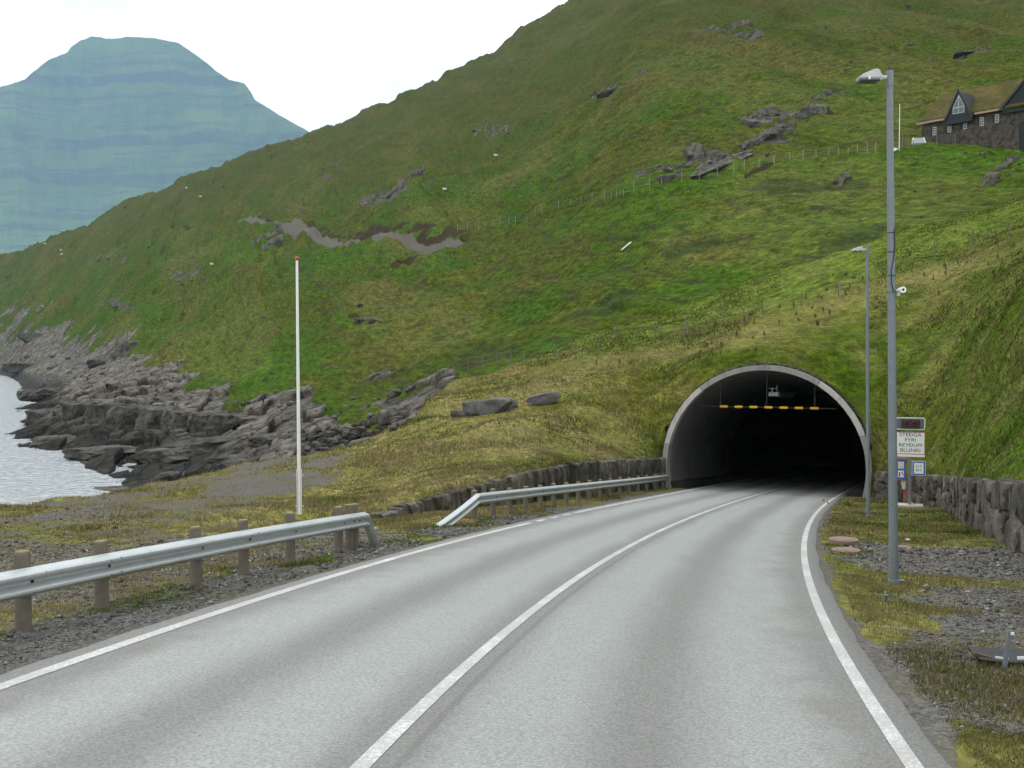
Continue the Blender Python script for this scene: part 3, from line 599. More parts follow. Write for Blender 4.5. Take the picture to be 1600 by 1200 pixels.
# ------------------------------------------------------------------ guardrails
WP = [(-.012,.0),(.0,.010),(.030,.018),(.085,.040),(.104,.060),(.104,.084),(.085,.102),(.020,.128),(.0,.143),(.0,.167),(.020,.182),(.085,.208),(.104,.226),(.104,.250),(.085,.270),(.030,.292),(.0,.300),(-.012,.31)]
def rail_rings(path, k=1., off=0.):
    rings = []
    for (x, y, z, ox, oy) in path:
        f = [Vector((x+ox*(d+off), y+oy*(d+off), z+h)) for d, h in WP]; g = [Vector((x+ox*(d-.006+off), y+oy*(d-.006+off), z+h)) for d, h in WP[::-1]]
        rings.append(f+g)
    return rings
def guardrail(name, label, latf, y0, y1, posts, seg, dropA=None, dropB=None, ptop=.86, rtop=.70, prad=.085):
    def P(Y, dz=0, lo=0):
        x, y, z = road(Y, latf(Y)+lo); d = float(rD(Y)); n = math.hypot(1, d)
        return float(x), float(y), float(z)-.07+dz, 1/n, -d/n
    px0, py0, pz0, *_ = P(posts[0])
    root = thing(name, label, 'guardrail', (px0, py0, pz0))
    root_m = Matrix.Translation((-px0, -py0, -pz0))
    def put(o): o.data.transform(root_m); return o
    ys = list(np.arange(y0, y1, seg))+[y1]
    if len(ys) > 2 and ys[-1]-ys[-2] < seg*.4: ys.pop(-2)
    for i, (a, c) in enumerate(zip(ys[:-1], ys[1:])):
        b = B(); pts = [P(Y, rtop-.31) for Y in np.linspace(a-(.14 if i else 0), c, 8)]
        b.loft(rail_rings(pts, off=.006 if i % 2 else .0), True, True); put(b.done('rail_segment', 'galv', root, True))
    def drop(Y, sgn, L, bend):
        rows = []
        for u in np.linspace(0, 1, 9):
            dz = rtop-.31-(rtop-.31+.26)*u; x, y, z, ox, oy = P(Y+sgn*L*u, dz, bend*u*u); rows.append((x, y, z, ox, oy))
        b = B(); b.loft(rail_rings(rows), True, True); put(b.done('rail_terminal', 'galv', root, True))
    if dropA: drop(y0, -1, *dropA)
    if dropB: drop(y1, 1, *dropB)
    for Y in posts:
        x, y, z, ox, oy = P(Y); x -= ox*(prad+.02); y -= oy*(prad+.02); g = gz(x, y)-.1; t_ = z+ptop+random.uniform(-.015, .02)
        b = B(); b.tube((x, y, g), (x+random.uniform(-.012, .012), y, t_-.02), prad, prad*.97, 18); b.tube((x, y, t_-.02), (x, y, t_), prad*.97, prad*.86, 18)
        o = put(b.done('post', 'post', root, True))
        b = B(); b.tube((x, y, t_+.001), (x, y, t_+.007), prad*.8, prad*.7, 14); put(b.done('moss_cap', 'mossy', o))
        b = B(); hh = z+rtop-.155
        b.tube((x+ox*prad, y+oy*prad, hh), (x+ox*(prad+.035), y+oy*(prad+.035), hh), .019, .019, 8)
        put(b.done('bolt', 'tar', root))
        for s_ in (-.1, .1) if prad > .08 and len(posts) < 12 else ():
            for e in (-.085, .085):
                b = B(); b.tube((x+oy*s_+ox*(prad+.10), y-ox*s_+oy*(prad+.10), hh+e), (x+oy*s_+ox*(prad+.128), y-ox*s_+oy*(prad+.128), hh+e), .011, .011, 6); put(b.done('splice_bolt', 'tar', root))
    return root
def stat(v): Yc, l = foot(np.array([v.x]), np.array([v.y])); return float(Yc[0]), float(l[0])
p1 = [stat(hit(*p)) for p in ((25,985),(175,950),(291,915),(385,897),(460,880),(520,863),(543,858),(562,855))]
la1 = float(np.mean([p[1] for p in p1])); print('guard1', p1)
guardrail('guardrail', 'galvanised guardrail on wooden posts along the near gravel lay-by', lambda Y: la1+.11, 6.2, p1[-1][0]+.25, [8.0, 10.0]+[p[0] for p in p1], 2.0, None, (.55, -.05))
q0 = stat(hit(745,812)); q1 = stat(hit(1022,768)); print('guard2', q0, q1)
lf2 = lambda Y: float(np.interp(Y, [q0[0], 51.2], [q0[1], -5.05]))
pp = np.linspace(q0[0]+.1, 51.0, 17)
guardrail('guardrail', 'galvanised guardrail with sloped-down end running to the tunnel mouth', lf2, q0[0], 51.6, list(pp), 3.0, (2.6, -.15), None, .80, .74)

# ------------------------------------------------------------------ flagpole, lamps
g = hit(468, 803); D = g.y; top = pt(465, 407, D)[2]-g.z
r = thing('flagpole', 'tall white wooden flagpole with a red cap behind the guardrail', 'flagpole', g); print('flag', g, top)
b = B(); b.tube((0, 0, -.3), (-.03, 0, top), .066, .040, 20); b.done('pole', 'white', r, True)
b = B(); b.tube((-.03, 0, top), (-.03, 0, top+.03), .03, .03, 10); b.ball((-.03, 0, top+.07), (.17, .17, .10), 3); b.done('cap', 'red', r, True)
for x_, w_ in ((.068, .02), (-.066, .016)): b = B(); b.box((x_, -.03, .7), (w_, .10, 1.5), None, .01); b.done('base_bracket', 'white', r)
for h in (.25, 1.25): b = B(); b.tube((-.12, -.03, h), (.14, -.03, h), .018, .018, 8); b.done('bolt', 'galv', r)
def lamp(px, py, tx, ty, label, rad, near):
    g = hit(px, py); D = g.y; T = pt(tx, ty, D); H = T[2]-g.z; lean = T[0]-g.x; print('lamp', g, H, lean)
    r = thing('street_lamp', label, 'street lamp', g, 0, 'street lamps beside the road'); L = Vector((lean, 0, H))
    b = B(); b.tube((0, 0, -.2), L*.985, rad, rad*.64, 24); b.done('pole', 'galv_pole', r, True)
    b = B(); b.tube((0, 0, .02), (0, 0, .07), rad*1.35, rad*1.3, 24); b.tube((rad*1.2, -.02, .05), (rad*1.2+.05, -.02, .05), .03, .03, 8); b.done('base_collar', 'galv_pole', r, True)
    b = B(); b.tube(L*.972, L*1.002, rad*.78, rad*.78, 24); b.done('top_collar', 'galv_pole', r, True)
    tz = H-.09
    b = B(); b.tube((lean, 0, tz), (lean-.22, 0, tz+.0), .035, .035, 12); b.box((lean-.16, 0, tz), (.07, .1, .1), None, .015); b.done('arm', 'lampwhite', r)
    b = B(); x0 = lean-.17
    prof = [(x0, tz-.045), (x0-.335, tz-.045), (x0-.34, tz-.015), (x0-.30, tz+.025), (x0-.09, tz+.115), (x0-.03, tz+.11), (x0, tz+.03)]
    b.poly([(x, -.13, z) for x, z in prof], (0, .26, 0)); bmesh.ops.bevel(b.bm, geom=b.bm.edges[:], offset=.018, segments=2, affect='EDGES')
    hd = b.done('lamp_head', 'lampwhite', r, True)
    b = B(); b.box((x0-.168, 0, tz-.062), (.31, .23, .028), None, .01); b.done('lamp_glass', 'glassd', hd)
    b = B(); b.box((x0-.2, -.14, tz-.04), (.03, .02, .05)); b.done('latch', 'white', hd)
    if near:
        zz = lambda y: pt(1397, y, D)[2]-g.z
        def at(z): return L*(z/H)
        for y in (364, 394, 431): b = B(); c = at(zz(y)); rr = rad*(1-.36*zz(y)/H)+.004; b.tube(c-Vector((0, 0, .008)), c+Vector((0, 0, .008)), rr, rr, 24); b.done('cable_strap', 'black', r)
        b = B(); pts = []
        for y, dx in ((358, .035), (385, .04), (400, .022), (425, -.028), (445, -.02), (456, .015)):
            z = zz(y); rr = rad*(1-.36*z/H)+.010; c = at(z); pts.append(Vector((c.x+dx, -math.sqrt(max(rr*rr-dx*dx, 1e-4)), z)))
        for a, c in zip(pts[:-1], pts[1:]): b.tube(a, c, .009, .009, 8)
        b.done('cable', 'black', r)
        z = zz(457); c = at(z); b = B(); b.tube(c-Vector((0, 0, .014)), c+Vector((0, 0, .014)), rad*.86, rad*.86, 24); b.box((c.x+rad*.9, -.02, z), (.05, .05, .035)); b.done('bracket', 'dgrey', r)
        b = B(); b.tube((c.x+.115, -.02, z-.02), (c.x+.15, -.03, z+.03), .022, .02, 10); b.box((c.x+.10, -.02, z-.03), (.05, .06, .06), None, .008); b.done('camera_joint', 'boxgrey', r)
        b = B(); b.tube((c.x+.135, .04, z+.02), (c.x+.15, -.10, z+.04), .048, .052, 18); o = b.done('camera_housing', 'white', r, True)
        b = B(); b.tube((c.x+.149, -.101, z+.04), (c.x+.150, -.106, z+.04), .022, .022, 14); b.done('camera_lens', 'black', o)
    return r
lamp(1397, 912, 1390, 112, 'nearer grey street lamp with a small camera clamped on its pole', .076, True)
lamp(1357, 808, 1355, 386, 'farther plain grey street lamp beside the tunnel mouth', .074, False)

# ------------------------------------------------------------------ tunnel
r = thing('tunnel_portal', 'concrete arch of a road tunnel mouth marked 2002 with a black interior', 'tunnel', TO)
T0 = Vector(TO)
def arc(rad, a): return (math.sin(a)*rad, HC+math.cos(a)*rad)      # a from vertical, right positive
ab = math.pi-math.acos(HC/RI)
def arch_block(a0, a1, s0, s1, r0=RI, r1=RO):
    b = B(); n = max(int(abs(a1-a0)*14), 3); ri = []
    for a in np.linspace(a0, a1, n):
        q = [(r0, s0), (r1, s0), (r1, s1), (r0, s1)]
        ri.append([tpt(s, *arc(rad, a))-T0+Vector((0, 0, .09*s)) for rad, s in q])
    b.loft(ri, True, True); return b
joints = [-ab, -1.44, -.98, -.64, 0.0, .58, .80, 1.25, ab]; joints = [-ab-.06, -1.36, -1.02, -.68, .56, .80, 1.22, ab+.06]
for k, (a0, a1) in enumerate(zip(joints[:-1], joints[1:])):
    o = arch_block(a0+.0016, a1-.0016, -.12-.004*(k % 2), .55).done('arch_segment', 'ring_concrete_dark' if k in (0, 3, 6) else 'ring_concrete', r, True)
R3 = (math.pi/2, 0, -HD)
b = B(); rg_ = random.Random(4)
for k in range(260):
    a = -1.35+2.7*k/259+rg_.uniform(-.006, .006); d_ = rg_.uniform(.08, .15); c = tpt(rg_.uniform(.22, .45), *arc(RO+.02+rg_.uniform(0, .07), a))-T0; b.ball(c, (d_*rg_.uniform(1.2, 2.), d_*1.6, d_*1.2), 2)
for v_ in b.bm.verts: v_.co += Vector((rg_.uniform(-.012, .012), rg_.uniform(-.012, .012), rg_.uniform(-.012, .012)))
b.done('stone_edging', 'wall_stone', r)
text('year_number', '2002', .27, 'dgrey', r, tpt(-.128, 0, HC+(RI+RO)/2)-T0, R3, .005, 1.25)
# lining: inner surface swept along the road (closed shell), darker bare rock further in
def lining(name, s0, s1, r0, r1, m, n=60):
    b = B(); rings = []
    A = np.linspace(-ab-.12, ab+.12, 49)
    for s in np.linspace(s0, s1, n):
        f = [tpt(s, *arc(r0+(.25*fbm(np.array(a*4.), np.array(s*.7), 4, 5) if m == 'tunnel_rock' else 0), a))-T0 for a in A]
        g_ = [tpt(s, *arc(r1, a))-T0 for a in A[::-1]]; rings.append(f+g_)
    b.loft(rings, True, True); return b.done(name, m, r, True)
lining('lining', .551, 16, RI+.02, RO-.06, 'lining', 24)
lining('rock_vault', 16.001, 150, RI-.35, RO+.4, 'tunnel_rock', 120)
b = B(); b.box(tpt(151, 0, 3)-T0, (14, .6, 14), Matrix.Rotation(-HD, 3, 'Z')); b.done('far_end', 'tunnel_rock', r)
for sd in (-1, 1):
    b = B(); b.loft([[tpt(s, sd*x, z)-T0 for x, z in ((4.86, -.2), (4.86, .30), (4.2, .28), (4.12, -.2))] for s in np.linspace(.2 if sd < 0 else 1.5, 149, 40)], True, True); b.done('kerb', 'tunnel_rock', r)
# height bar and lamp under the vault
hb = thing('height_bar', 'dark height bar with seven yellow strips hung across the tunnel mouth', 'height bar', tpt(1.0, 0, 4.35))
b = B(); b.tube((-3.45*TL[0], -3.45*TL[1], 0), (3.45*TL[0], 3.45*TL[1], .0), .03, .03, 12); b.done('bar', 'black', hb, True)
for l in (-2.4, 0, 2.4): b = B(); b.tube((l*TL[0], l*TL[1], .05), (l*TL[0], l*TL[1], (HC+math.sqrt(RI*RI-l*l))-4.35), .012, .012, 6); b.done('chain', 'dgrey', hb)
for k in range(7):
    l = -2.0+k*.765-.2; b = B(); c = Vector((l*TL[0], l*TL[1], 0)); b.tube(c-Vector((TL[0], TL[1], 0))*.2, c+Vector((TL[0], TL[1], 0))*.2, .066, .066, 14); b.done('yellow_strip', 'yellow', hb, True)
tl = thing('tunnel_lamp', 'pale box lamp hanging under the tunnel vault above the striped bar', 'lamp', tpt(3.0, .1, 5.15))
RZ = Matrix.Rotation(-HD, 3, 'Z')
b = B(); b.box((0, 0, 0), (.52, .5, .22), RZ, .03); b.done('housing', 'boxgrey', tl)
b = B(); b.box((-.1, 0, .2), (.06, .06, .25), RZ); b.box((.15, 0, .25), (.04, .04, .4), RZ); b.box((-.1, 0, .3), (.4, .05, .03), RZ); b.done('hanger', 'boxgrey', tl)
b = B(); d_ = Vector((TA[0], TA[1], -.02)); b.tube(Vector((.15, 0, -.02))+d_*.25, Vector((.5, 0, -.1))+d_*3.4, .16, .16, 16); b.done('duct', 'dgrey', tl, True)

# ------------------------------------------------------------------ retaining walls of upright stones
def drywall(name, label, lats, hts, y0, y1, step, seed, side):
    rr = np.random.default_rng(seed); Y = y0; V = []; Q = []; T = []; nv = 0
    if 8 not in _ico: 
        bm = bmesh.new(); bmesh.ops.create_icosphere(bm, subdivisions=3, radius=1); bm.verts.ensure_lookup_table(); _ico[8] = (np.array([v.co[:] for v in bm.verts]), np.array([[v.index for v in f.verts] for f in bm.faces])); bm.free()
    dv, df = _ico[8]
    while Y < y1:
        w = step*rr.uniform(.55, 1.5); Ym = Y+w/2; h = float(np.interp(Ym, hts[:, 0], hts[:, 1])); l = float(np.interp(Ym, lats[:, 0], lats[:, 1]))
        nrow = 1 if h < .75 or rr.random() < (.35 if side < 0 else .12) else (2 if side < 0 or rr.random() < .65 else 3)
        zb = -.25; hh_ = h+.30
        cuts = [0, 1] if nrow == 1 else ([0, rr.uniform(.35, .65), 1] if nrow == 2 else [0, rr.uniform(.3, .4), rr.uniform(.6, .72), 1])
        x, y, z = road(Ym, l); x2, y2, _ = road(Ym+.1, float(np.interp(Ym+.1, lats[:, 0], lats[:, 1]))); ang = math.atan2(y2-y, x2-x)
        g_ = float(lowz(np.array(x), np.array(y), np.array(Ym), np.array(l)))
        Lw = w*math.hypot(x2-x, y2-y)/.1
        for c0, c1 in zip(cuts[:-1], cuts[1:]):
            sw = Lw*rr.uniform(.95, 1.15); sh = hh_*(c1-c0)*rr.uniform(1.0, 1.12); st_ = rr.uniform(.40, .6)
            n = rr.normal(size=(9, 3)); n /= np.linalg.norm(n, axis=1)[:, None]
            N_ = np.vstack([n, [[1,0,0],[-1,0,0],[0,1,0],[0,-1,0],[0,0,1],[0,0,-1]]]); hp = np.r_[rr.uniform(.86, 1.15, 9), [.78]*6]
            dn = dv@N_.T; rad = np.min(np.where(dn > .05, hp/np.maximum(dn, .05), 9), axis=1); rad = np.minimum(rad, 1.12)
            k = rr.uniform(0, 99); rad = rad*(1+.13*fbm(dv[:, 0]*2+k, dv[:, 2]*2+dv[:, 1]*1.3, 3, seed))
            P_ = dv*rad[:, None]*np.array([sw, st_, sh])*.62
            ta = rr.uniform(-.09, .09); P_ = np.c_[P_[:, 0]*math.cos(ta)-P_[:, 2]*math.sin(ta), P_[:, 1], P_[:, 0]*math.sin(ta)+P_[:, 2]*math.cos(ta)]
            ca, sa = math.cos(ang), math.sin(ang)
            bat = side*.10*(c0+c1)/2*h
            off = rr.uniform(-.05, .05)
            n_ = np.array([-sa, ca])
            cx = x+n_[0]*off; cy = y+n_[1]*off
            V.append(np.c_[cx+P_[:, 0]*ca-P_[:, 1]*sa, cy+P_[:, 0]*sa+P_[:, 1]*ca, g_+zb+hh_*(c0+c1)/2+P_[:, 2]]); Q.append(df+nv); nv += len(dv); T.append(np.full(len(dv), rr.uniform(0, 1)))
        Y += w
    o = npmesh(name, np.vstack(V), np.vstack(Q), 'wall_stone', dict(tone=np.concatenate(T)**1.3)); o.data.set_sharp_from_angle(angle=R_(32))
    tag(o, label, 'stone wall')
drywall('stone_wall', 'low dark wall of upright stones left of the tunnel behind the guardrail', WL+np.array([0, .1]), WLH, 29.2, 52.35, .33, 3, -1)
drywall('stone_wall', 'dark wall of rough boulders curving behind the signs on the right', WR-np.array([0, .05]), WRH, 9, 51.6, .72, 5, 1)

# ------------------------------------------------------------------ signs
g = hit(1421, 793); u = 1600/g.y; RS = -R_(19); print('sign', g)
r = thing('warning_sign', 'red flashing-light board over a white four-line sign on a grey post', 'sign', g, RS)
k = 43.8/u
hz = lambda y: (793-y)/u
b = B(); b.box((0, 0, hz(652)*.5), (.10, .10, hz(652)), None, .01); b.done('post', 'galv_pole', r)
b = B(); b.box((0, .05, .03), (40/u, .7, .2), None, .02); b.done('base_slab', 'slab_concrete', r)
W2 = 21.3/u
def rrect(w, h, c, y0, y1, cz, m, name, par):
    pts = []
    for cx, cy, a0 in ((w-c, h-c, 0), (-w+c, h-c, 90), (-w+c, -h+c, 180), (w-c, -h+c, 270)):
        for a in np.linspace(a0, a0+90, 6): pts.append((cx+c*math.cos(R_(a)), y0, cz+cy+c*math.sin(R_(a))))
    return B().poly(pts, (0, y1-y0, 0)).done(name, m, par)
zc = hz(661); hh = 9.6/u
o = rrect(W2, hh, .09, -.10, -.05, zc, 'white', 'light_board', r)
rrect(W2-.035, hh-.035, .07, -.104, -.0995, zc, 'dgrey', 'board_face', o)
b = B(); b.box((0, -.13, zc), (.62*k*1.0, .07, hh*1.35), None, .01); bx = b.done('signal_box', 'black', r)
for s_ in (-.155, .155):
    b = B(); b.tube((s_, -.165, zc-.01), (s_, -.178, zc-.01), .105, .10, 24); b.done('red_lens', 'lens', bx, True)
    b = B(); pts = [[Vector((s_+math.cos(a)*rr_, yy_, zc-.01+math.sin(a)*rr_)) for a in np.linspace(R_(15), R_(165), 14)] for rr_, yy_ in ((.118, -.165), (.122, -.30), (.132, -.30), (.128, -.165))]
    b.loft(pts+[pts[0]]); b.done('visor', 'dgrey', bx, True)
z1, z0 = hz(674), hz(713)
b = B(); b.box((0, -.075, (z0+z1)/2), (2*W2*1.0, .03, z1-z0), None, .008); sg = b.done('sign_panel', 'white', r)
b = B(); zs = hz(708.6)
fr_ = lambda o_, y_: [Vector((sx_*(W2+.004-o_), y_, zz_)) for sx_, zz_ in ((-1, z1-o_), (1, z1-o_), (1, zs-.013+o_), (-1, zs-.013+o_))]
rg = [fr_(0, -.0905), fr_(0, -.0945), fr_(.026, -.0945), fr_(.026, -.0905)]; b.loft(rg+[rg[0]], True); b.done('sign_border', 'maroon', sg)
for i, t_ in enumerate(('STEÐGA', 'FYRI', 'REYÐUM', 'BLUNKI')):
    text('lettering', t_, .215, 'text', sg, (0, -.0925, z1-.125-i*(z1-zs-.06)/4.0), (math.pi/2, 0, 0), .003, 1.12)
# radio frequency sign
r2x0, r2x1, b0, b1 = 2/u, 22/u, hz(742), hz(719)
b = B(); b.box(((r2x0+r2x1)/2+.02, -.075, (b0+b1)/2), (r2x1-r2x0, .02, b1-b0), None, .004); fs = b.done('radio_sign', 'white', r)
cx = (r2x0+r2x1)/2+.02; w_ = (r2x1-r2x0-.035); h_ = b1-b0-.035
b = B(); b.box((cx, -.087, (b0+b1)/2), (w_, .004, h_)); b.done('sign_border', 'blue', fs)
b = B(); b.box((cx, -.091, (b0+b1)/2), (w_-.13, .004, h_-.13)); b.done('sign_field', 'white', fs)
text('lettering', 'Ú F', .13, 'text', fs, (cx, -.095, (b0+b1)/2+.08), (math.pi/2, 0, 0), .002, 1.2)
text('lettering', '89.5', .13, 'text', fs, (cx, -.095, (b0+b1)/2-.085), (math.pi/2, 0, 0), .002, 1.05)
# emergency station beside the post
e = thing('emergency_station', 'blue and red SOS telephone cabinet standing beside the sign post', 'emergency phone', Vector(g)+Vector((-.08, .45, 0)), RS)
ex0, ex1, c0, c1 = -22/u+.30, -8/u+.28, hz(752), hz(717)
cx = (ex0+ex1)/2; w_ = ex1-ex0; h_ = c1-c0; cz_ = (c0+c1)/2
b = B(); b.box((cx, .0, cz_), (w_, .34, h_), None, .015); cb = b.done('cabinet', 'redd', e)
b = B(); b.box((cx, -.174, cz_), (w_-.03, .006, h_-.07)); b.done('sign_panel', 'blue', cb)
for dz_ in (.19, -.19):
    b = B(); b.box((cx-.01, -.179, cz_+dz_), (w_-.13, .004, .29), None, 0); b.done('sign_field', 'white', cb)
text('lettering', 'SOS', .115, 'text', cb, (cx-.01, -.182, cz_+.12), (math.pi/2, 0, 0), .002, 1)
b = B(); pts = [[Vector((cx-.01+math.cos(a)*rr_, -.184, cz_+.20+math.sin(a)*rr_*.6)) for a in np.linspace(R_(10), R_(170), 12)] for rr_ in (.065, .10)]
b.loft(pts); b.done('handset_symbol', 'red', cb)
b = B(); b.box((cx-.06, -.184, cz_-.21), (.05, .004, .19)); b.done('extinguisher_symbol', 'black', cb)
b = B(); b.poly([(cx+.0, -.186, cz_-.10), (cx+.07, -.186, cz_-.27), (cx+.10, -.186, cz_-.24), (cx+.04, -.186, cz_-.08)], (0, .003, 0)); b.done('flame_symbol', 'red', cb)
b = B(); b.poly([(cx-.0, -.1, hz(752)), (cx+.19, -.1, hz(752)), (cx+.17, -.1, hz(766)), (cx+.05, -.1, hz(766))], (0, .12, 0)); b.done('telephone_box', 'boxgrey', e)
for lx in (.13, .42): b = B(); b.box((cx+lx, .05, c0/2-.02), (.06, .06, c0+.1)); b.done('leg', 'redd', e)
b = B(); b.box((cx+.275, .05, .55), (.23, .05, .25)); b.done('brace_panel', 'redd', e)
b = B(); b.box((cx+.4, -.15, .13), (.2, .2, .12), None, .02); b.done('foot_block', 'slab_concrete', e)

# manhole covers
for (px, py, w, lab) in ((1318,846,46,'pinkish concrete manhole ring standing highest beside the road edge'), (1322,857,44,'flat pinkish manhole cover just in front of the raised ring'), (1413,852,22,'small pink concrete slab behind the near lamp pole')):
    g = hit(px, py+4); d = w/1600*g.y
    r = thing('manhole_cover', lab, 'manhole', g)
    hgt = .12 if py == 846 else .035
    b = B(); b.tube((0, 0, -.1), (0, 0, hgt), d/2, d/2*.98, 36); b.done('ring', 'pinkc', r, True)
    b = B(); b.tube((0, 0, hgt), (0, 0, hgt+.012), d*.36, d*.35, 30); b.done('lid', 'pinkc', r, True)
g = hit(1418, 846); o = rockmesh('white_stone', (.14, .12, .10), 5, 2, 6, m='white'); o.location = g+Vector((0, 0, .03)); tag(o, 'small white stone lying on the gravel beside the pink slab', 'stone')
# dumped dark sheet and its stake
g = hit(1572, 1040); r = thing('dumped_sheet', 'dark curled sheet lying on rubble beside a metal stake', 'debris', g+Vector((.03, .12, .03)), R_(-6)); r.scale = (.85, .85, .8)
X = np.linspace(-.33, .62, 26); Yl = np.linspace(-.22, .22, 9); V = []; 
for x in X:
    for y in Yl: V.append((x, y, .03+.10*max(x-.1, 0)**1.2+.09*max(-x-.12, 0)+.16*max(y-.05, 0)+.03*vn(np.array(x*6), np.array(y*6), 3)))
i = np.arange(26*9).reshape(26, 9); Fq = np.stack([i[:-1, :-1], i[1:, :-1], i[1:, 1:], i[:-1, 1:]], -1).reshape(-1, 4)
o = npmesh('sheet', V, Fq, 'tarm', parent=r); mo = o.modifiers.new('thickness', 'SOLIDIFY'); mo.thickness = .03
b = B(); b.box((-.28, -.1, .06), (.22, .06, .05), Matrix.Rotation(.25, 3, 'Y'), .01); b.done('brown_lath', 'brown', r)
b = B(); b.box((-.10, -.235, .085), (.15, .01, .022), Matrix.Rotation(.12, 3, 'Y')); b.done('white_strip', 'white', r)
b = B(); b.box((.17, -.235, .095), (.2, .012, .035), Matrix.Rotation(-.05, 3, 'Y')); b.done('white_strip', 'white', r)
g = hit(1566, 1047); r = thing('stake', 'short leaning grey metal stake in front of the dark sheet', 'stake', g)
b = B(); b.box((.04, 0, .17), (.045, .02, .44), Matrix.Rotation(.13, 3, 'Y'), .004); b.done('bar', 'galv_pole', r)
b = B(); b.box((.085, -.015, .36), (.03, .02, .025)); b.done('bolt', 'white', r)

# ------------------------------------------------------------------ rocks
def rock(px, py, w, h, label, seed, cat='boulder', name='boulder', depth=None, m='boulder_rock', rz=0, sink=.25, tilt=0, joints=0, grp=None, planes=14, sub=4):
    g = hit(px, py); s = g.y/F; W = w*s; H = h*s/(1-sink)
    o = rockmesh(name, (W, depth or W*.6, H), seed, sub, planes, m=m, joints=joints); o.location = g+Vector((0, (depth or W*.6)*.25, H*(.5-sink))); o.rotation_euler = (0, tilt, rz)
    return tag(o, label, cat, grp)
rock(762, 646, 88, 27, 'long grey boulder on the grass crest, biggest of the three', 11, sink=.3, tilt=-.12)
rock(793, 641, 34, 22, 'grey angular block leaning on the right end of the long boulder', 19, sink=.3, tilt=-.1)
rock(848, 633, 54, 22, 'grey tilted boulder on the crest standing right of the others', 23, sink=.22, tilt=-.16)
rock(716, 651, 24, 12, 'small pale grey boulder at the left end of the crest boulders', 31, sink=.3)
rock(1442, 783, 11, 30, 'pale upright stone standing at the foot of the right wall', 37, sink=.15, depth=.3)
# shore ledges
def ledge(px, py, D, w, h, dep, label, seed, rz=0, tilt=0, joints=0, m='shore_rock', planes=16):
    c = pt(px, py, D); s = D/F; o = rockmesh('rock_ledge', (w*s, dep, h*s*1.35), seed, 5, planes, .14, m=m, joints=joints)
    o.location = (c[0], D+dep*.4, max(c[2], -.5)); o.rotation_euler = (0, tilt, rz); tag(o, label, 'rock'); return o
b_lab = 'block of the pale-topped basalt cliff above the sea'
for i_, (px, w) in enumerate(((110, 48), (150, 44), (190, 46), (232, 50), (272, 44), (312, 50), (352, 52), (392, 46))):
    nm = ['leftmost tall upright', 'broad second', 'rounded third', 'cracked fourth', 'shaded fifth', 'paler sixth', 'low seventh', 'last low inland'][i_]
    ledge(px, 660+i_*1.5, (137, 134, 131, 127, 124, 121, 119, 117)[i_], w*1.16, 64-i_*4, 8, nm+' '+b_lab, 40+i_, 0, .02, 0, planes=4)
for px, py, D, w, h, dep, lab, sd, tl_ in ((85,693,128,135,22,6,'low dark rock tongue reaching into the sea below the cliff blocks',61,.05),(60,655,165,75,30,8,'dark rock hump in the water left of the cliff blocks',62,.08),(150,640,172,120,26,10,'dark shelf running back from the rock hump to the shore',63,.05),
    (48,618,225,55,20,10,'small dark rock point farther along the shore',64,.1),(40,574,470,110,14,16,'farthest dark rock spit at the left edge',65,.02),(150,712,112,110,24,6,'dark ledge at the water edge under the cliff tongue',66,.06),(250,720,104,150,34,7,'rounded dark ledge in the middle of the near shore',67,.05),
    (330,700,106,150,30,8,'broad grey slab above the near ledge',68,.1),(170,772,88,120,14,4,'lowest dark ledge nearest the dry grass bank',69,.05),(270,752,92,130,22,6,'dark shelf just above the dry grass bank',70,.06),(360,728,86,110,26,6,'pale grey slab at the inland end of the near ledges',71,.08),(420,695,90,90,26,6,'grey hump of shore rock left of the flagpole',72,.05),
    (200,555,330,52,44,12,'pale rock knob standing above the back shore',73,.05),(165,572,330,60,24,12,'pale rounded rock beside the knob on the back shore',74,.05),(60,530,560,90,22,16,'dark crag under the grass at the far left shore',75,.03)):
    ledge(px, py, D, w, h, dep, lab, sd, R_(-10), -tl_, 0, planes=18)
# rubble bank behind the flagpole and loose hillside stones: one mesh shared by each kind
def scatter(name, label, cat, grp, spots, protos, up=.1):
    for j, (px, py, w) in enumerate(spots):
        p = protos[j % len(protos)]; g = hit(px, py, 40); s = w*.8*g.y/F
        o = bpy.data.objects.new(name, p.data); COL.objects.link(o); o.location = g+Vector((0, 0, s*up)); o.scale = (s, s*random.uniform(.6, .9), s*random.uniform(.5, .8)); o.rotation_euler = (random.uniform(-.2, .2), random.uniform(-.3, .1), random.uniform(0, 6.28))
        tag(o, label, cat, grp)
def protos(m, seeds, sub=3):
    out = []
    for sd in seeds:
        o = rockmesh('loose_stone', (1, 1, 1), sd, sub, 12, m=m); bpy.data.objects.remove(o.copy()) if False else None; out.append(o)
    return out
pr = protos('shore_rock', (201, 202, 203, 204, 205)); pb = protos('outcrop', (211, 212, 213, 214))
sp = []
rr = random.Random(3)
for _ in range(85):
    u_ = rr.random(); px = 470+u_*165; py = 708-u_*52+rr.uniform(-22, 10); sp.append((px, py, rr.uniform(12, 30)))
scatter('rubble_rock', 'dark angular rock of the rubble bank behind the flagpole', 'rock', 'rocks of the rubble bank behind the flagpole', sp, pr, .22)
rock(612, 662, 44, 26, 'largest pale boulder at the top of the rubble bank', 83, m='outcrop', sink=.2)
rock(640, 612, 20, 12, 'small grey boulder in the gully below the fence end', 84, m='outcrop')
rock(615, 622, 26, 16, 'rounded grey boulder in the gully above the rubble', 85, m='outcrop')
sp = [(rr.uniform(20, 620), 0, rr.uniform(5, 16)) for _ in range(70)]
sp = [(px, float(np.interp(px, [0, 100, 200, 300, 400, 520, 620], [530, 560, 585, 620, 650, 645, 640]))+rr.uniform(-25, 45), w) for px, _, w in sp]
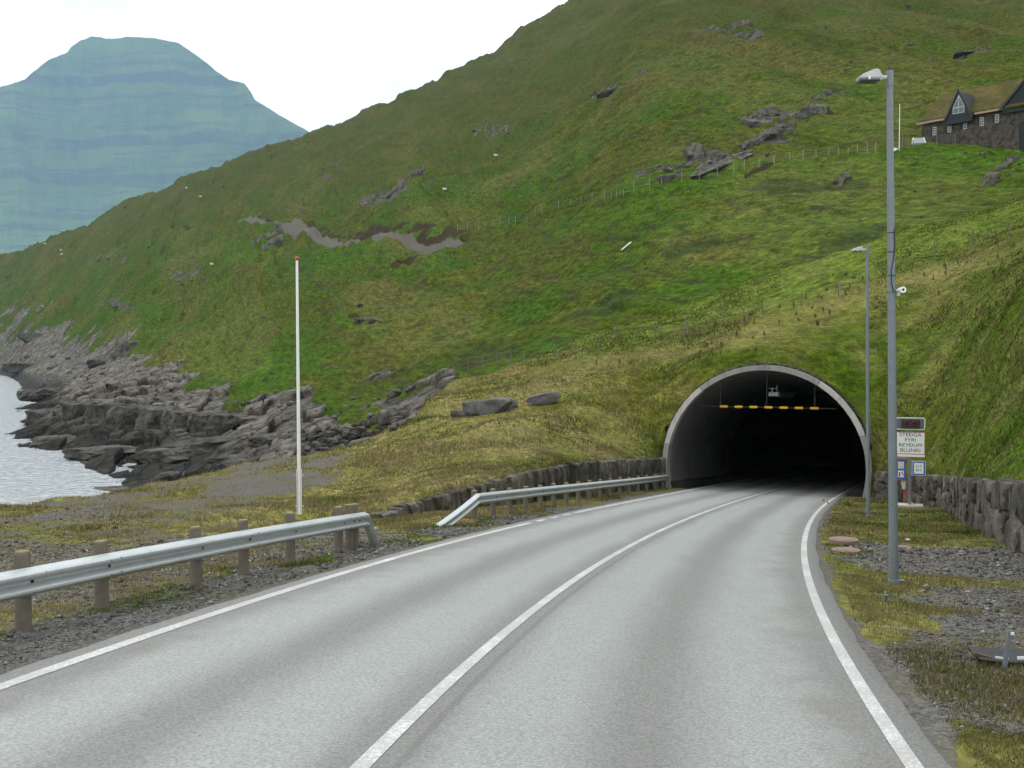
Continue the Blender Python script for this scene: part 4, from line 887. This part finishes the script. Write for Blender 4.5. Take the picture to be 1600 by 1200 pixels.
scatter('shore_stone', 'pale lichen-spotted stone lying on the rocky shore', 'stone', 'loose stones on the rocky shore', sp, pb)
sp = [(652,268,14),(640,276,10),(598,300,14),(585,312,10),(430,375,12),(415,385,9),(345,398,7),(367,410,7),(502,425,8),(478,474,9),(563,478,16),(412,495,10),(375,412,6),(890,392,9),(812,415,7),(1036,398,10),(1044,268,22),(1062,270,16),(1030,280,14),(1080,245,18),(1072,262,12),(1018,286,12),(1200,243,14),(1210,239,9),(1296,146,20),(1180,186,22),(1200,183,18),(1215,180,14),(1168,190,13),(1420,12,15),(1330,97,8),(1322,110,10),(1500,82,12),(1540,78,16),(1455,95,10),(1425,70,12),(1405,292,8),(1508,240,9),(1535,242,13),(1470,300,10),(1430,300,7),(1560,283,10),(1575,275,9),(1585,268,11),(1530,293,10),(1592,258,10),(1440,340,9),(1490,345,8),(740,205,10),(795,208,8),(850,178,7),(930,145,12),(945,140,10),(970,132,9),(1130,100,9),(1170,45,8),(1060,75,7),(1015,55,6),(1290,45,9),(1240,70,7),(880,595,8),(1345,345,8),(1100,372,8),(1060,392,9),(1010,420,8),(950,425,7),(1080,405,10),(540,470,7),(445,480,7),(335,455,7),(300,440,9),(285,445,8),(260,395,6),(180,480,12),(200,478,9),(155,408,8),(170,405,7),(700,190,7),(520,262,8),(505,272,7),(1110,255,14),(1130,245,10),(1225,200,12),(1265,170,12),(1310,148,10),(1485,258,8),(1450,262,8)]
scatter('hill_stone', 'grey weathered stone lying in the grass of the hillside', 'stone', 'loose stones on the grassy hillside', sp, pb)
for o in pr+pb: bpy.data.objects.remove(o)
# big slabs of the bare rock gully
for px, py, w, h, lab, sd, tl_ in ((1130,252,120,20,'long grey rock slab at the foot of the bare gully',91,-.42),(1180,218,90,22,'pale streaked slab in the middle of the bare gully',92,-.5),(1262,172,100,28,'dark overhanging crag at the top of the bare gully',93,-.35),(1192,186,64,22,'dark jutting outcrop left of the bare gully',94,-.1),(1048,275,50,18,'broken outcrop behind the upper fence posts',95,-.2),(612,300,50,12,'small outcrop above the gravel track',96,-.55),(652,268,22,16,'pale knob of rock above the small outcrop',97,-.3),(958,138,60,9,'thin dark rock band high on the slope',98,-.3),(1518,80,60,7,'thin dark rock band above the turf-roofed house',99,-.1),(425,378,34,14,'dark rocks at the bend of the gravel track',100,-.6),(580,498,64,9,'low turf-topped bank in the middle of the meadow',101,0)):
    rock(px, py+h*.3, w*.9, h*.62, lab, sd, 'outcrop', 'rock_outcrop', m='outcrop', tilt=tl_, sink=.45, sub=5, planes=22)

# ------------------------------------------------------------------ fences
def fence(name, label, bases, hpx, rad, wires, m='fence', lean={}):
    P_ = [hit(x, y, 45) for x, y in bases]; o0 = P_[0]
    r = thing(name, label, 'fence', o0)
    tops = []
    for k, (g, h) in enumerate(zip(P_, hpx)):
        H = h*g.y/F; l = lean.get(k, random.uniform(-.05, .05))*H; d = g-o0
        b = B(); b.tube(d-Vector((0, 0, .3)), d+Vector((l, 0, H)), rad, rad*.85, 8); b.done('post', m, r); tops.append((d, Vector((l, 0, H))))
    if wires:
        b = B()
        for (a, ta), (c, tc) in zip(tops[:-1], tops[1:]):
            for f in (.35, .62, .9): b.tube(a+ta*f, c+tc*f, wires, wires, 4)
        b.done('wire', 'wire', r)
    return r, tops, o0
fb = [(676,595),(684,589),(696,588),(709,585),(731,582),(755,579),(776,574),(799,571),(819,568),(849,562),(867,559),(893,555),(936,546),(963,537),(997,533),(1024,533),(1073,523),(1130,504),(1190,491),(1252,478),(1310,462),(1357,440),(1416,420),(1459,405),(1519,384),(1576,366),(1630,345)]
fr, tops, o0 = fence('fence', 'thin wire fence on grey posts along the crest above the tunnel', fb, [25,18,19,13,26,24,24,26,20,22,22,24,25,25,25,28,32,22,24,24,24,38,24,26,27,18,25], .045, .004, lean={0: .42, 2: .30, 1: .05})
b = B(); a, ta = tops[15]; b.tube(a+ta*.95, a+Vector((.95, -.1, .05)), .04, .04, 8); b.done('brace', 'fence', fr); b = B(); a, ta = tops[21]; b.tube(a+ta*.95, a+Vector((1.5, -.2, .1)), .03, .03, 8); b.done('brace', 'fence', fr)
fb2 = [(715,363),(730,361),(748,359),(758,357),(770,355),(781,354),(795,351),(805,348),(823,346),(836,337),(846,335),(873,325),(892,321),(908,318),(925,313),(944,312),(955,311),(963,309),(974,306),(990,299),(1015,293),(1034,288),(1065,284),(1093,281),(1121,275),(1146,269),(1163,264),(1187,261),(1210,257),(1234,250),(1255,248),(1275,245),(1295,243),(1310,242),(1325,241),(1340,239),(1355,238),(1368,237)]
fence('fence', 'long line of small pale posts crossing the middle of the hillside', fb2, [random.uniform(10, 17) for _ in fb2], .062, .006, m='fencepale')
fence('garden_fence', 'uneven grey pickets in front of the turf-roofed house', [(1403,234),(1410,233),(1415,232),(1419,232),(1427,231),(1464,228),(1492,227),(1531,226),(1584,224)], [10,22,18,18,12,17,18,17,20], .07, 0)

# ------------------------------------------------------------------ house with a turf roof
def house():
    O = hit(1440, 229, 60); Dh = 143.; O = Vector((pt(1440, 229, Dh))); zg = O.z; u = Vector((.65, -.76, 0)).normalized(); v = Vector((.76, .65, 0)).normalized()
    r = thing('house', 'dark stone house with a turf roof and a pointed gable window', 'house', O)
    def W(a, b_, c): return u*a+v*b_+Vector((0, 0, c))
    he = (550-198)/F*Dh+CZ-zg; L1 = 11.3; dp = 12.5; rise = 5.3; L2 = 20.5
    def quad(pts, ext, name, m, par, sub=None):
        return B().poly(pts, ext).done(name, m, par)
    wl = quad([W(0, 0, -2.5), W(L2, 0, -2.5), W(L2, 0, he), W(0, 0, he)], v*.5, 'wall', 'house_stone', r)
    quad([W(0, .5, -2.5), W(0, dp, -2.5), W(0, dp, he), W(0, dp/2, he+rise-.5), W(0, .5, he)], u*.5, 'gable_wall', 'house_stone', r)
    # turf roof with lumpy surface
    def turf(name, a0, a1, b0, z0, b1, z1, par, th=.5, slant=0):
        na, nb = 40, 24; V = []
        for i in range(na+1):
            for j in range(nb+1):
                a = a0+(a1-a0)*i/na+slant*j/nb; f = j/nb; b_ = b0+(b1-b0)*f; c = z0+(z1-z0)*f
                V.append(W(a, b_, c+th+.16*float(fbm(np.array(a*.9), np.array(b_*.9), 3, 77))))
        n = len(V)
        for i in range(na+1):
            for j in range(nb+1):
                a = a0+(a1-a0)*i/na+slant*j/nb; f = j/nb; V.append(W(a, b0+(b1-b0)*f, z0+(z1-z0)*f))
        id_ = lambda i, j, k: k*n+i*(nb+1)+j; Fq = []
        for i in range(na):
            for j in range(nb):
                Fq.append((id_(i, j, 0), id_(i+1, j, 0), id_(i+1, j+1, 0), id_(i, j+1, 0))); Fq.append((id_(i, j, 1), id_(i, j+1, 1), id_(i+1, j+1, 1), id_(i+1, j, 1)))
        for i in range(na): Fq += [(id_(i, 0, 0), id_(i, 0, 1), id_(i+1, 0, 1), id_(i+1, 0, 0)), (id_(i, nb, 0), id_(i+1, nb, 0), id_(i+1, nb, 1), id_(i, nb, 1))]
        for j in range(nb): Fq += [(id_(0, j, 0), id_(0, j+1, 0), id_(0, j+1, 1), id_(0, j, 1)), (id_(na, j, 0), id_(na, j, 1), id_(na, j+1, 1), id_(na, j+1, 0))]
        return npmesh(name, [p[:] for p in V], Fq, 'turf', parent=par)
    rf = turf('roof', -.4, L1+4.5, -.55, he-.05, dp/2, he+rise-.5, r)
    turf('roof', -.4, L1+4.5, dp+.5, he-.05, dp/2+.02, he+rise-.5, r)
    for a0, a1 in ((-.5, 3.6), (7.6, L1)): quad([W(a0, -.62, he-.02), W(a1, -.62, he-.02), W(a1, -.62, he+.24), W(a0, -.62, he+.24)], v*.06, 'fascia', 'gutter', r)
    # dormer gable
    da, dw, dh = 5.55, 1.55, (550-146)/F*138.6+CZ-zg-he
    dm = quad([W(da-dw-.25, -.75, he-.75), W(da+dw+.25, -.75, he-.75), W(da+dw+.25, -.75, he+.1), W(da, -.75, he+dh), W(da-dw-.25, -.75, he+.1)], v*5.2, 'dormer_gable', 'tar', r)
    for sd in (-1, 1): quad([W(da+sd*(dw+.5), -.95, he-.25), W(da+sd*(dw+.2), -.95, he-.25), W(da, -.95, he+dh-.1), W(da, -.95, he+dh+.35)], v*.2, 'barge_board', 'black', dm)
    wp = [(-.72, .45), (.72, .45), (.72, 1.25), (.0, 2.75), (-.72, 1.25)]; wp = [(-.8, .5), (.8, .5), (.8, 1.35), (0, 3.0), (-.8, 1.35)]
    f = quad([W(da+x, -.80, he+z) for x, z in wp], v*.06, 'gable_window', 'wfr', r)
    inn = lambda x0, x1, z0, z1: quad([W(da+x0, -.83, he+z0), W(da+x1, -.83, he+z0), W(da+x1, -.83, he+z1), W(da+x0, -.83, he+z1)], v*.035, 'pane', 'pane', f)
    inn(-.70, -.05, .60, 1.25); inn(.05, .70, .60, 1.25)
    for sd in (-1, 1): quad([W(da+sd*.06, -.83, he+1.38), W(da+sd*.68, -.83, he+1.38), W(da+sd*.06, -.83, he+2.6)], v*.035, 'pane', 'pane', f)
    # small windows with dark shutters
    for a in (1.7, 3.8, 5.95, 8.2, 10.2):
        z0 = he-1.75+.03*a; quad([W(a-.42, -.06, z0), W(a-.14, -.06, z0), W(a-.14, -.06, z0+1.15), W(a-.42, -.06, z0+1.15)], v*.07, 'shutter', 'tar', r)
        f = quad([W(a-.12, -.05, z0), W(a+.40, -.05, z0), W(a+.40, -.05, z0+1.1), W(a-.12, -.05, z0+1.1)], v*.07, 'window', 'wfr', r)
        for x0 in (-.05, .17):
            for y0 in (.10, .42, .74): quad([W(a+x0, -.07, z0+y0), W(a+x0+.17, -.07, z0+y0), W(a+x0+.17, -.07, z0+y0+.26), W(a+x0, -.07, z0+y0+.26)], v*.03, 'pane', 'pane', f)
    # cross wing with its big dark gable
    gp = [W(L1-.15, -.5, he-.5), W(L2+.2, -.5, he-.5), W(L2+.2, -.5, he), W((L1+L2)/2, -.5, he+5.2), W(L1-.15, -.5, he)]
    quad(gp, v*.3, 'wing_gable', 'tar', r)
    quad([W(L1-.6, -.75, he-.1), W(L1-.25, -.75, he-.1), W((L1+L2)/2, -.75, he+5.1), W((L1+L2)/2, -.75, he+5.5)], v*.25, 'barge_board', 'black', r)
    # wing roof, two slopes running back
    for a0, a1 in ((L1-.5, (L1+L2)/2), (L2+.5, (L1+L2)/2)):
        quad([W(a0, -.45, he-.1), W(a1, -.45, he+5.15), W(a1, -.45, he+5.6), W(a0, -.45, he+.4)], v*12, 'wing_roof', 'turf', r)
    dq = lambda a0, a1, z0, z1, m, n: quad([W(a0, -.07, z0), W(a1, -.07, z0), W(a1, -.07, z1), W(a0, -.07, z1)], v*.08, n, m, r)
    dq(13.2, 13.9, -2.5, 1.1, 'tar', 'door'); dq(14.1, 16.0, -2.5, 1.0, 'redd', 'red_door')
house()
g = hit(1437, 226, 60); s = g.y/F; r = thing('cold_frame', 'low glazed grey cold frame with white sides beside the stone house', 'cold frame', g, R_(-12))
w = 20*s/2; h = 13*s
b = B(); b.poly([(-w, .0, .15), (w, .0, .15), (w*.86, 1.1, h), (-w*.86, 1.1, h)], (0, .06, 0)); b.done('glazing', 'greyroof', r)
for sd in (-1, 1): b = B(); b.poly([(sd*w, -.06, .1), (sd*w*.86, 1.05, h+.05), (sd*w*.86, 1.3, h+.05), (sd*w, 1.3, .1)], (-sd*.18, 0, 0)); b.done('side_board', 'boxgrey', r)
b = B(); b.box((0, .6, .05), (2*w, 1.3, .3)); b.done('base', 'dgrey', r)
g = hit(1405, 235, 60); H = 70*g.y/F; r = thing('flagpole', 'thin bare white flagpole beside the stone house', 'flagpole', g)
b = B(); b.tube((0, 0, -.3), (0, 0, H), .055, .04, 10); b.done('pole', 'white', r, True); b = B(); b.ball((0, 0, H+.05), (.14, .14, .12), 2); b.done('cap', 'white', r, True)
o = rockmesh('white_boulder', (1.2, .8, .6), 77, 3, m='white'); o.location = hit(1402, 235, 60)+Vector((-.5, 0, .1)); tag(o, 'white-painted stone at the foot of the thin flagpole', 'stone')
a = hit(971, 392, 60); c = hit(986, 381, 60); b = B(); b.tube((0, 0, .12), Vector(c)-Vector(a)+Vector((0, 0, .25)), .09, .09, 8); o = b.done('plank', 'white', None); o.location = a; tag(o, 'white plank lying on the green slope', 'plank')

# ------------------------------------------------------------------ sheep
def sheep_mesh(name, wm):
    P_ = [(0,0,.62),(.30,0,.64),(.52,0,.70),(.66,0,.86),(.80,0,.86),(.92,0,.78),(-.30,0,.63),(-.52,0,.60),(-.62,0,.50),
          (.34,.13,.38),(.35,.13,.18),(.36,.13,.0),(.34,-.13,.38),(.33,-.13,.18),(.32,-.13,.0),(-.38,.13,.38),(-.44,.13,.22),(-.40,.13,.0),(-.38,-.13,.38),(-.44,-.13,.22),(-.40,-.13,.0),(.78,.13,.88),(.78,-.13,.88)]
    E = [(0,1),(1,2),(2,3),(3,4),(4,5),(0,6),(6,7),(7,8),(1,9),(9,10),(10,11),(1,12),(12,13),(13,14),(6,15),(15,16),(16,17),(6,18),(18,19),(19,20),(4,21),(4,22)]
    Rr = [.29,.27,.22,.14,.115,.06,.29,.22,.06,.09,.05,.04,.09,.05,.04,.10,.055,.04,.10,.055,.04,.03,.03]
    me = bpy.data.meshes.new(name); me.from_pydata(P_, E, []); o = bpy.data.objects.new(name, me); COL.objects.link(o)
    sk = o.modifiers.new('s', 'SKIN'); 
    for i, q in enumerate(Rr): me.skin_vertices[0].data[i].radius = (q, q)
    me.skin_vertices[0].data[0].use_root = True
    o.modifiers.new('u', 'SUBSURF').levels = 1
    m2 = bpy.data.meshes.new_from_object(o.evaluated_get(bpy.context.evaluated_depsgraph_get())); bpy.data.objects.remove(o)
    m2.materials.clear(); m2.materials.append(M[wm]); m2.materials.append(M['skin'])
    for p in m2.polygons:
        if p.center.x > .80 or p.center.z < .22: p.material_index = 1
    return m2
sm = sheep_mesh('sheep', 'wool'); sd_ = sheep_mesh('dark_sheep', 'wooldark')
for px, py, k_, lab in ((95,392,0,'white sheep grazing, upper one of the pair at the far left'),(96,399,0,'white sheep grazing, lower one of the pair at the far left'),(55,381,0,'white sheep near the skyline at the far left edge'),(70,382,0,'second white sheep from the left edge below the skyline'),(100,362,0,'white sheep right under the left skyline'),(134,353,0,'white sheep on the left skyline slope above the pair'),(313,309,0,'white sheep alone high on the left slope'),(291,295,0,'white sheep close under the skyline left of the dip'),(775,245,0,'white sheep in the middle of the upper slope'),(695,298,0,'white sheep above the brown earth bank'),(331,415,0,'white sheep on the meadow left of the flagpole'),(195,326,1,'black sheep on the left skyline'),(350,294,1,'black sheep high on the left slope'),(232,389,1,'black sheep on the green left slope')):
    g = hit(px, py, 60); o = bpy.data.objects.new('sheep', sd_ if k_ else sm); COL.objects.link(o); o.location = g-Vector((0, 0, .02)); sc = min(1.5, max(.9, 7.5*g.y/F/1.5)); o.scale = (sc,)*3; o.rotation_euler = (0, 0, random.uniform(-.6, .6)+(math.pi if random.random() < .5 else 0)); tag(o, lab, 'sheep', 'sheep grazing on the hillside')

# ------------------------------------------------------------------ grass, gravel, dock stalks
def clumps(n, seed, tr, Lr):
    r = np.random.default_rng(seed); t = r.uniform(*tr, n); D = np.exp(r.uniform(math.log(Lr[0]), math.log(Lr[1]), n)); X = t*D
    return r, X, D
def blades():
    r, X, Y = clumps(250000, 5, (-.58, .58), (5.2, 96)); A = terrain(X, Y, True)
    ng = fbm(X*.8, Y*.8, 3, 201)
    ok = (A['far'] < .5) & (np.abs(A['lat']) > 3.95)
    flat = (A['lat'] < WR[0, 1]) & (A['lat'] > np.interp(A['Yc'], WL[:, 0], WL[:, 1])) & (A['s'] < .3) | ((A['lat'] < 0) & (Y < 30))
    gv = A['gravel']; pr_ = np.where(flat, np.clip(1.0-gv*1.25+ng*1.0, 0, 1), np.clip(1-gv*1.4, 0, 1))
    ok &= r.random(len(X)) < pr_
    inop = (A['s'] > -.2) & (np.abs(A['l2']) < RO+.05) & (A['Z']-TO[2] < HC+5)
    ok &= ~inop
    X, Y, Z = X[ok], Y[ok], A['Z'][ok]; dry = A['dry'][ok]; lush = A['lush'][ok]; flat = flat[ok]; n = len(X); print('blades', n)
    nb = 4; X = np.repeat(X, nb)+r.normal(0, .05, n*nb)*np.clip(np.repeat(Y, nb)/14, .6, 3.5); Yb = np.repeat(Y, nb)+r.normal(0, .06, n*nb)*np.clip(np.repeat(Y, nb)/14, .6, 3.5); Z = np.repeat(Z, nb); fl = np.repeat(flat, nb); dr = np.repeat(dry, nb); lu = np.repeat(lush, nb)
    Z = terrain(X, Yb)
    h = np.where(fl, r.uniform(.025, .075, n*nb)*np.clip(1+2.0*fbm(X*.7, Yb*.7, 2, 9), .6, 2.4), r.uniform(.04, .12, n*nb)*np.clip(1+1.6*fbm(X*.4, Yb*.4, 3, 19), .35, 1.9))
    h *= np.clip((Yb-4)/25, .75, 1.15); w = np.clip(Yb*.00055, .006, .04)*r.uniform(.7, 1.4, n*nb)
    an = r.uniform(0, math.pi, n*nb); lean = r.normal(0, .45, (n*nb, 2))*h[:, None]+np.array([.15, 0])*h[:, None]
    dx = np.cos(an)*w; dy = np.sin(an)*w*.4
    V = np.stack([np.c_[X-dx, Yb-dy, Z-.02], np.c_[X+dx, Yb+dy, Z-.02], np.c_[X+lean[:, 0], Yb+lean[:, 1], Z+h]], 1).reshape(-1, 3)
    m = n*nb; c1 = np.array([.060, .070, .011]); c2 = np.array([.225, .195, .088]); c3 = np.array([.225, .17, .10]); c4 = np.array([.048, .10, .010])
    k = np.clip(dr*1.0+r.normal(0, .15, m)+fbm(X*.25, Yb*.25, 3, 33)*.8, 0, 1)[:, None]; C = c1*(1-k)+c2*k
    q = ((r.random(m) < .10+.30*dr) & (r.random(m) < .6))[:, None]; C = np.where(q, c3*r.uniform(.7, 1.15, (m, 1)), C)
    q = np.clip(lu*.8+sst(.12, .3, fbm(X*.35, Yb*.35, 3, 55))*.7*(dr < .75), 0, 1)[:, None]*(r.random((m, 1)) < .8); C = C*(1-q)+np.where(np.repeat(Yb > 60, 1)[:, None] & (lu[:, None] > .3), np.array([.088, .122, .018]), c4)*q
    C = C*r.uniform(.75, 1.2, (m, 1))
    o = npmesh('grass', V, np.arange(m*3).reshape(-1, 3), 'blade', cols=np.repeat(C, 3, 0), smooth=False); tag(o, 'short dry and green grass on the verges and the mound', 'grass', kind='stuff')
blades()
def stones():
    r, X, Y = clumps(150000, 8, (-.56, .56), (6.5, 34)); A = terrain(X, Y, True)
    ok = (A['far'] < .5) & (np.abs(A['lat']) > 4.0) & (r.random(len(X)) < np.clip(A['gravel']*1.1-.1, .02, 1)*.8) & (A['lat'] < 8) & ((A['s'] < -.3) | (A['lat'] < -6))
    X, Y, Z = X[ok], Y[ok], A['Z'][ok]; n = len(X); print('stones', n)
    a = np.array([[1,0,0],[-1,0,0],[0,1,0],[0,-1,0],[0,0,1],[0,0,-1]], float); f = np.array([[0,2,4],[2,1,4],[1,3,4],[3,0,4],[2,0,5],[1,2,5],[3,1,5],[0,3,5]])
    s = np.clip(r.lognormal(-4.3, .5, n), .006, .055)*np.clip(Y/13, .8, 1.6)
    J = a[None]*r.uniform(.5, 1.3, (n, 6, 1))+r.normal(0, .15, (n, 6, 3)); J[:, :, 2] *= .6
    th = r.uniform(0, 6.28, n); c, q = np.cos(th)[:, None], np.sin(th)[:, None]
    V = np.stack([X[:, None]+(J[:, :, 0]*c-J[:, :, 1]*q)*s[:, None], Y[:, None]+(J[:, :, 0]*q+J[:, :, 1]*c)*s[:, None], Z[:, None]+s[:, None]*.2+J[:, :, 2]*s[:, None]], -1).reshape(-1, 3)
    Fq = (np.arange(n)[:, None, None]*6+f[None]).reshape(-1, 3); t_ = np.repeat(np.clip(r.lognormal(-2.3, .5, n), .02, .34), 6)[:, None]
    o = npmesh('gravel', V, Fq, 'blade', cols=t_*np.array([1, .97, .93]), smooth=False); tag(o, 'loose dark grey gravel along the road verges and lay-by', 'gravel', kind='stuff')
stones()
def docks():
    r = np.random.default_rng(12); P_ = []
    for _ in range(900):
        u_ = r.random(); px = 1090+u_*520; yc = np.interp(px, [930,1000,1200,1400,1600], [570,545,505,430,385]); py = yc+r.normal(0, 22)+(r.random() < .3)*r.uniform(0, 120)*(px > 1380)
        P_.append((px, py))
    for _ in range(60): P_.append((r.uniform(930, 1090), np.interp(0, [0, 1], [0, 0])+r.uniform(520, 575)))
    for _ in range(40): P_.append((r.uniform(1280, 1340), r.uniform(778, 800)))
    D = np.exp(np.linspace(math.log(14), math.log(90), 260)); V = []; C = []
    for px, py in P_:
        if px > 1640: continue
        if r.random() > .09: continue
        q = pt(px, py, 1.); Z = terrain(q[0]*D, D, detail=False); k = np.where(CZ+(q[2]-CZ)*D <= Z)[0]
        if not len(k): continue
        d = D[k[0]]; x, z = q[0]*d, Z[k[0]]
        H = r.uniform(.15, .5); tint = np.array([.115, .072, .032]) if r.random() < .6 else np.array([.08, .09, .022])
        if py > 770: H *= .5; tint = np.array([.05, .08, .015])
        for _ in range(int(r.integers(8, 20))):
            f = r.uniform(.3, 1.0); w = r.uniform(.012, .032); o_ = r.normal(0, .05*(1.3-f), 2); zz = z+H*f; l = r.uniform(.06, .14)
            V += [(x+o_[0]-w, d+o_[1], zz-l), (x+o_[0]+w, d+o_[1], zz-l*.6), (x+o_[0]+r.normal(0, .02), d+o_[1], zz+l)]; C += [tint*r.uniform(.6, 1.4)]*3
        V += [(x-.012, d, z-.05), (x+.012, d, z-.05), (x+r.normal(0, .05), d, z+H)]; C += [tint]*3
    o = npmesh('dock_stalks', V, np.arange(len(V)).reshape(-1, 3), 'blade', cols=np.array(C), smooth=False); tag(o, 'brown seeding dock stalks scattered over the slope above the tunnel', 'weeds', kind='stuff')
docks()

# ------------------------------------------------------------------ air, sky, light
b = B(); b.box((-700, 4200, 1360), (13000, 8600, 2726)); hz_ = b.done('haze', None); 
m = bpy.data.materials.new('haze_air'); m.use_nodes = True; nt = m.node_tree; nt.nodes.clear(); ou = nt.nodes.new('ShaderNodeOutputMaterial'); pv = nt.nodes.new('ShaderNodeVolumePrincipled'); nt.links.new(pv.outputs[0], ou.inputs['Volume'])
pv.inputs['Color'].default_value = (.42, .645, .84, 1); pv.inputs['Density'].default_value = .00006; pv.inputs['Anisotropy'].default_value = .1
hz_.data.materials.append(m); tag(hz_, 'thin pale blue air between the camera and the far mountain', 'haze', kind='stuff')
SE, SA = R_(52), R_(-35)     # sun elevation, azimuth from +Y towards +X
w = bpy.data.worlds.new('World'); S.world = w; w.use_nodes = True; nt = w.node_tree; N = NB(nt); bg = nt.nodes['Background']
sky = N.n('ShaderNodeTexSky', sky_type='NISHITA', sun_disc=False, sun_elevation=SE, sun_rotation=SA)
gen = N.n('ShaderNodeTexCoord').outputs['Generated']
cl = N.noise(N.mapv(gen, (1, 1, 2.2)), 2.2, 6, .58, .3)
cld = N.mix(N.ss(cl, .38, .62), (8.4, 8.7, 9.1), (12.0, 12.0, 11.9))
mx = N.mix(N.ss(cl, .22, .40, .80, 1.), sky.outputs[0], cld); ez = N.math('ADD', 1.1, N.math('MULTIPLY', N.math('MAXIMUM', N.n('ShaderNodeSeparateXYZ', x_0=gen).outputs[2], 0.), .6)); mx = N.mix(1., mx, N.n('ShaderNodeCombineColor', x_0=ez, x_1=ez, x_2=ez).outputs[0], 'MULTIPLY')
nt.links.new(mx, bg.inputs['Color']); bg.inputs['Strength'].default_value = .10
sl = bpy.data.lights.new('sun', 'SUN'); so = bpy.data.objects.new('sun', sl); COL.objects.link(so); sl.energy = 1.5; sl.angle = R_(12); sl.color = (1, .96, .9)
so.rotation_euler = Vector((math.sin(SA)*math.cos(SE), math.cos(SA)*math.cos(SE), math.sin(SE))).to_track_quat('Z', 'Y').to_euler()
vs = S.view_settings; S.display_settings.display_device = 'sRGB'; vs.view_transform = 'Standard'; vs.look = 'None'; vs.gamma = 1; vs.use_curve_mapping = False; vs.exposure = .10
S.cycles.use_adaptive_sampling = True; S.cycles.adaptive_threshold = .03; S.cycles.adaptive_min_samples = 16; S.cycles.max_bounces = 5; S.cycles.diffuse_bounces = 2; S.cycles.glossy_bounces = 2; S.cycles.volume_bounces = 1; S.cycles.volume_step_rate = 1
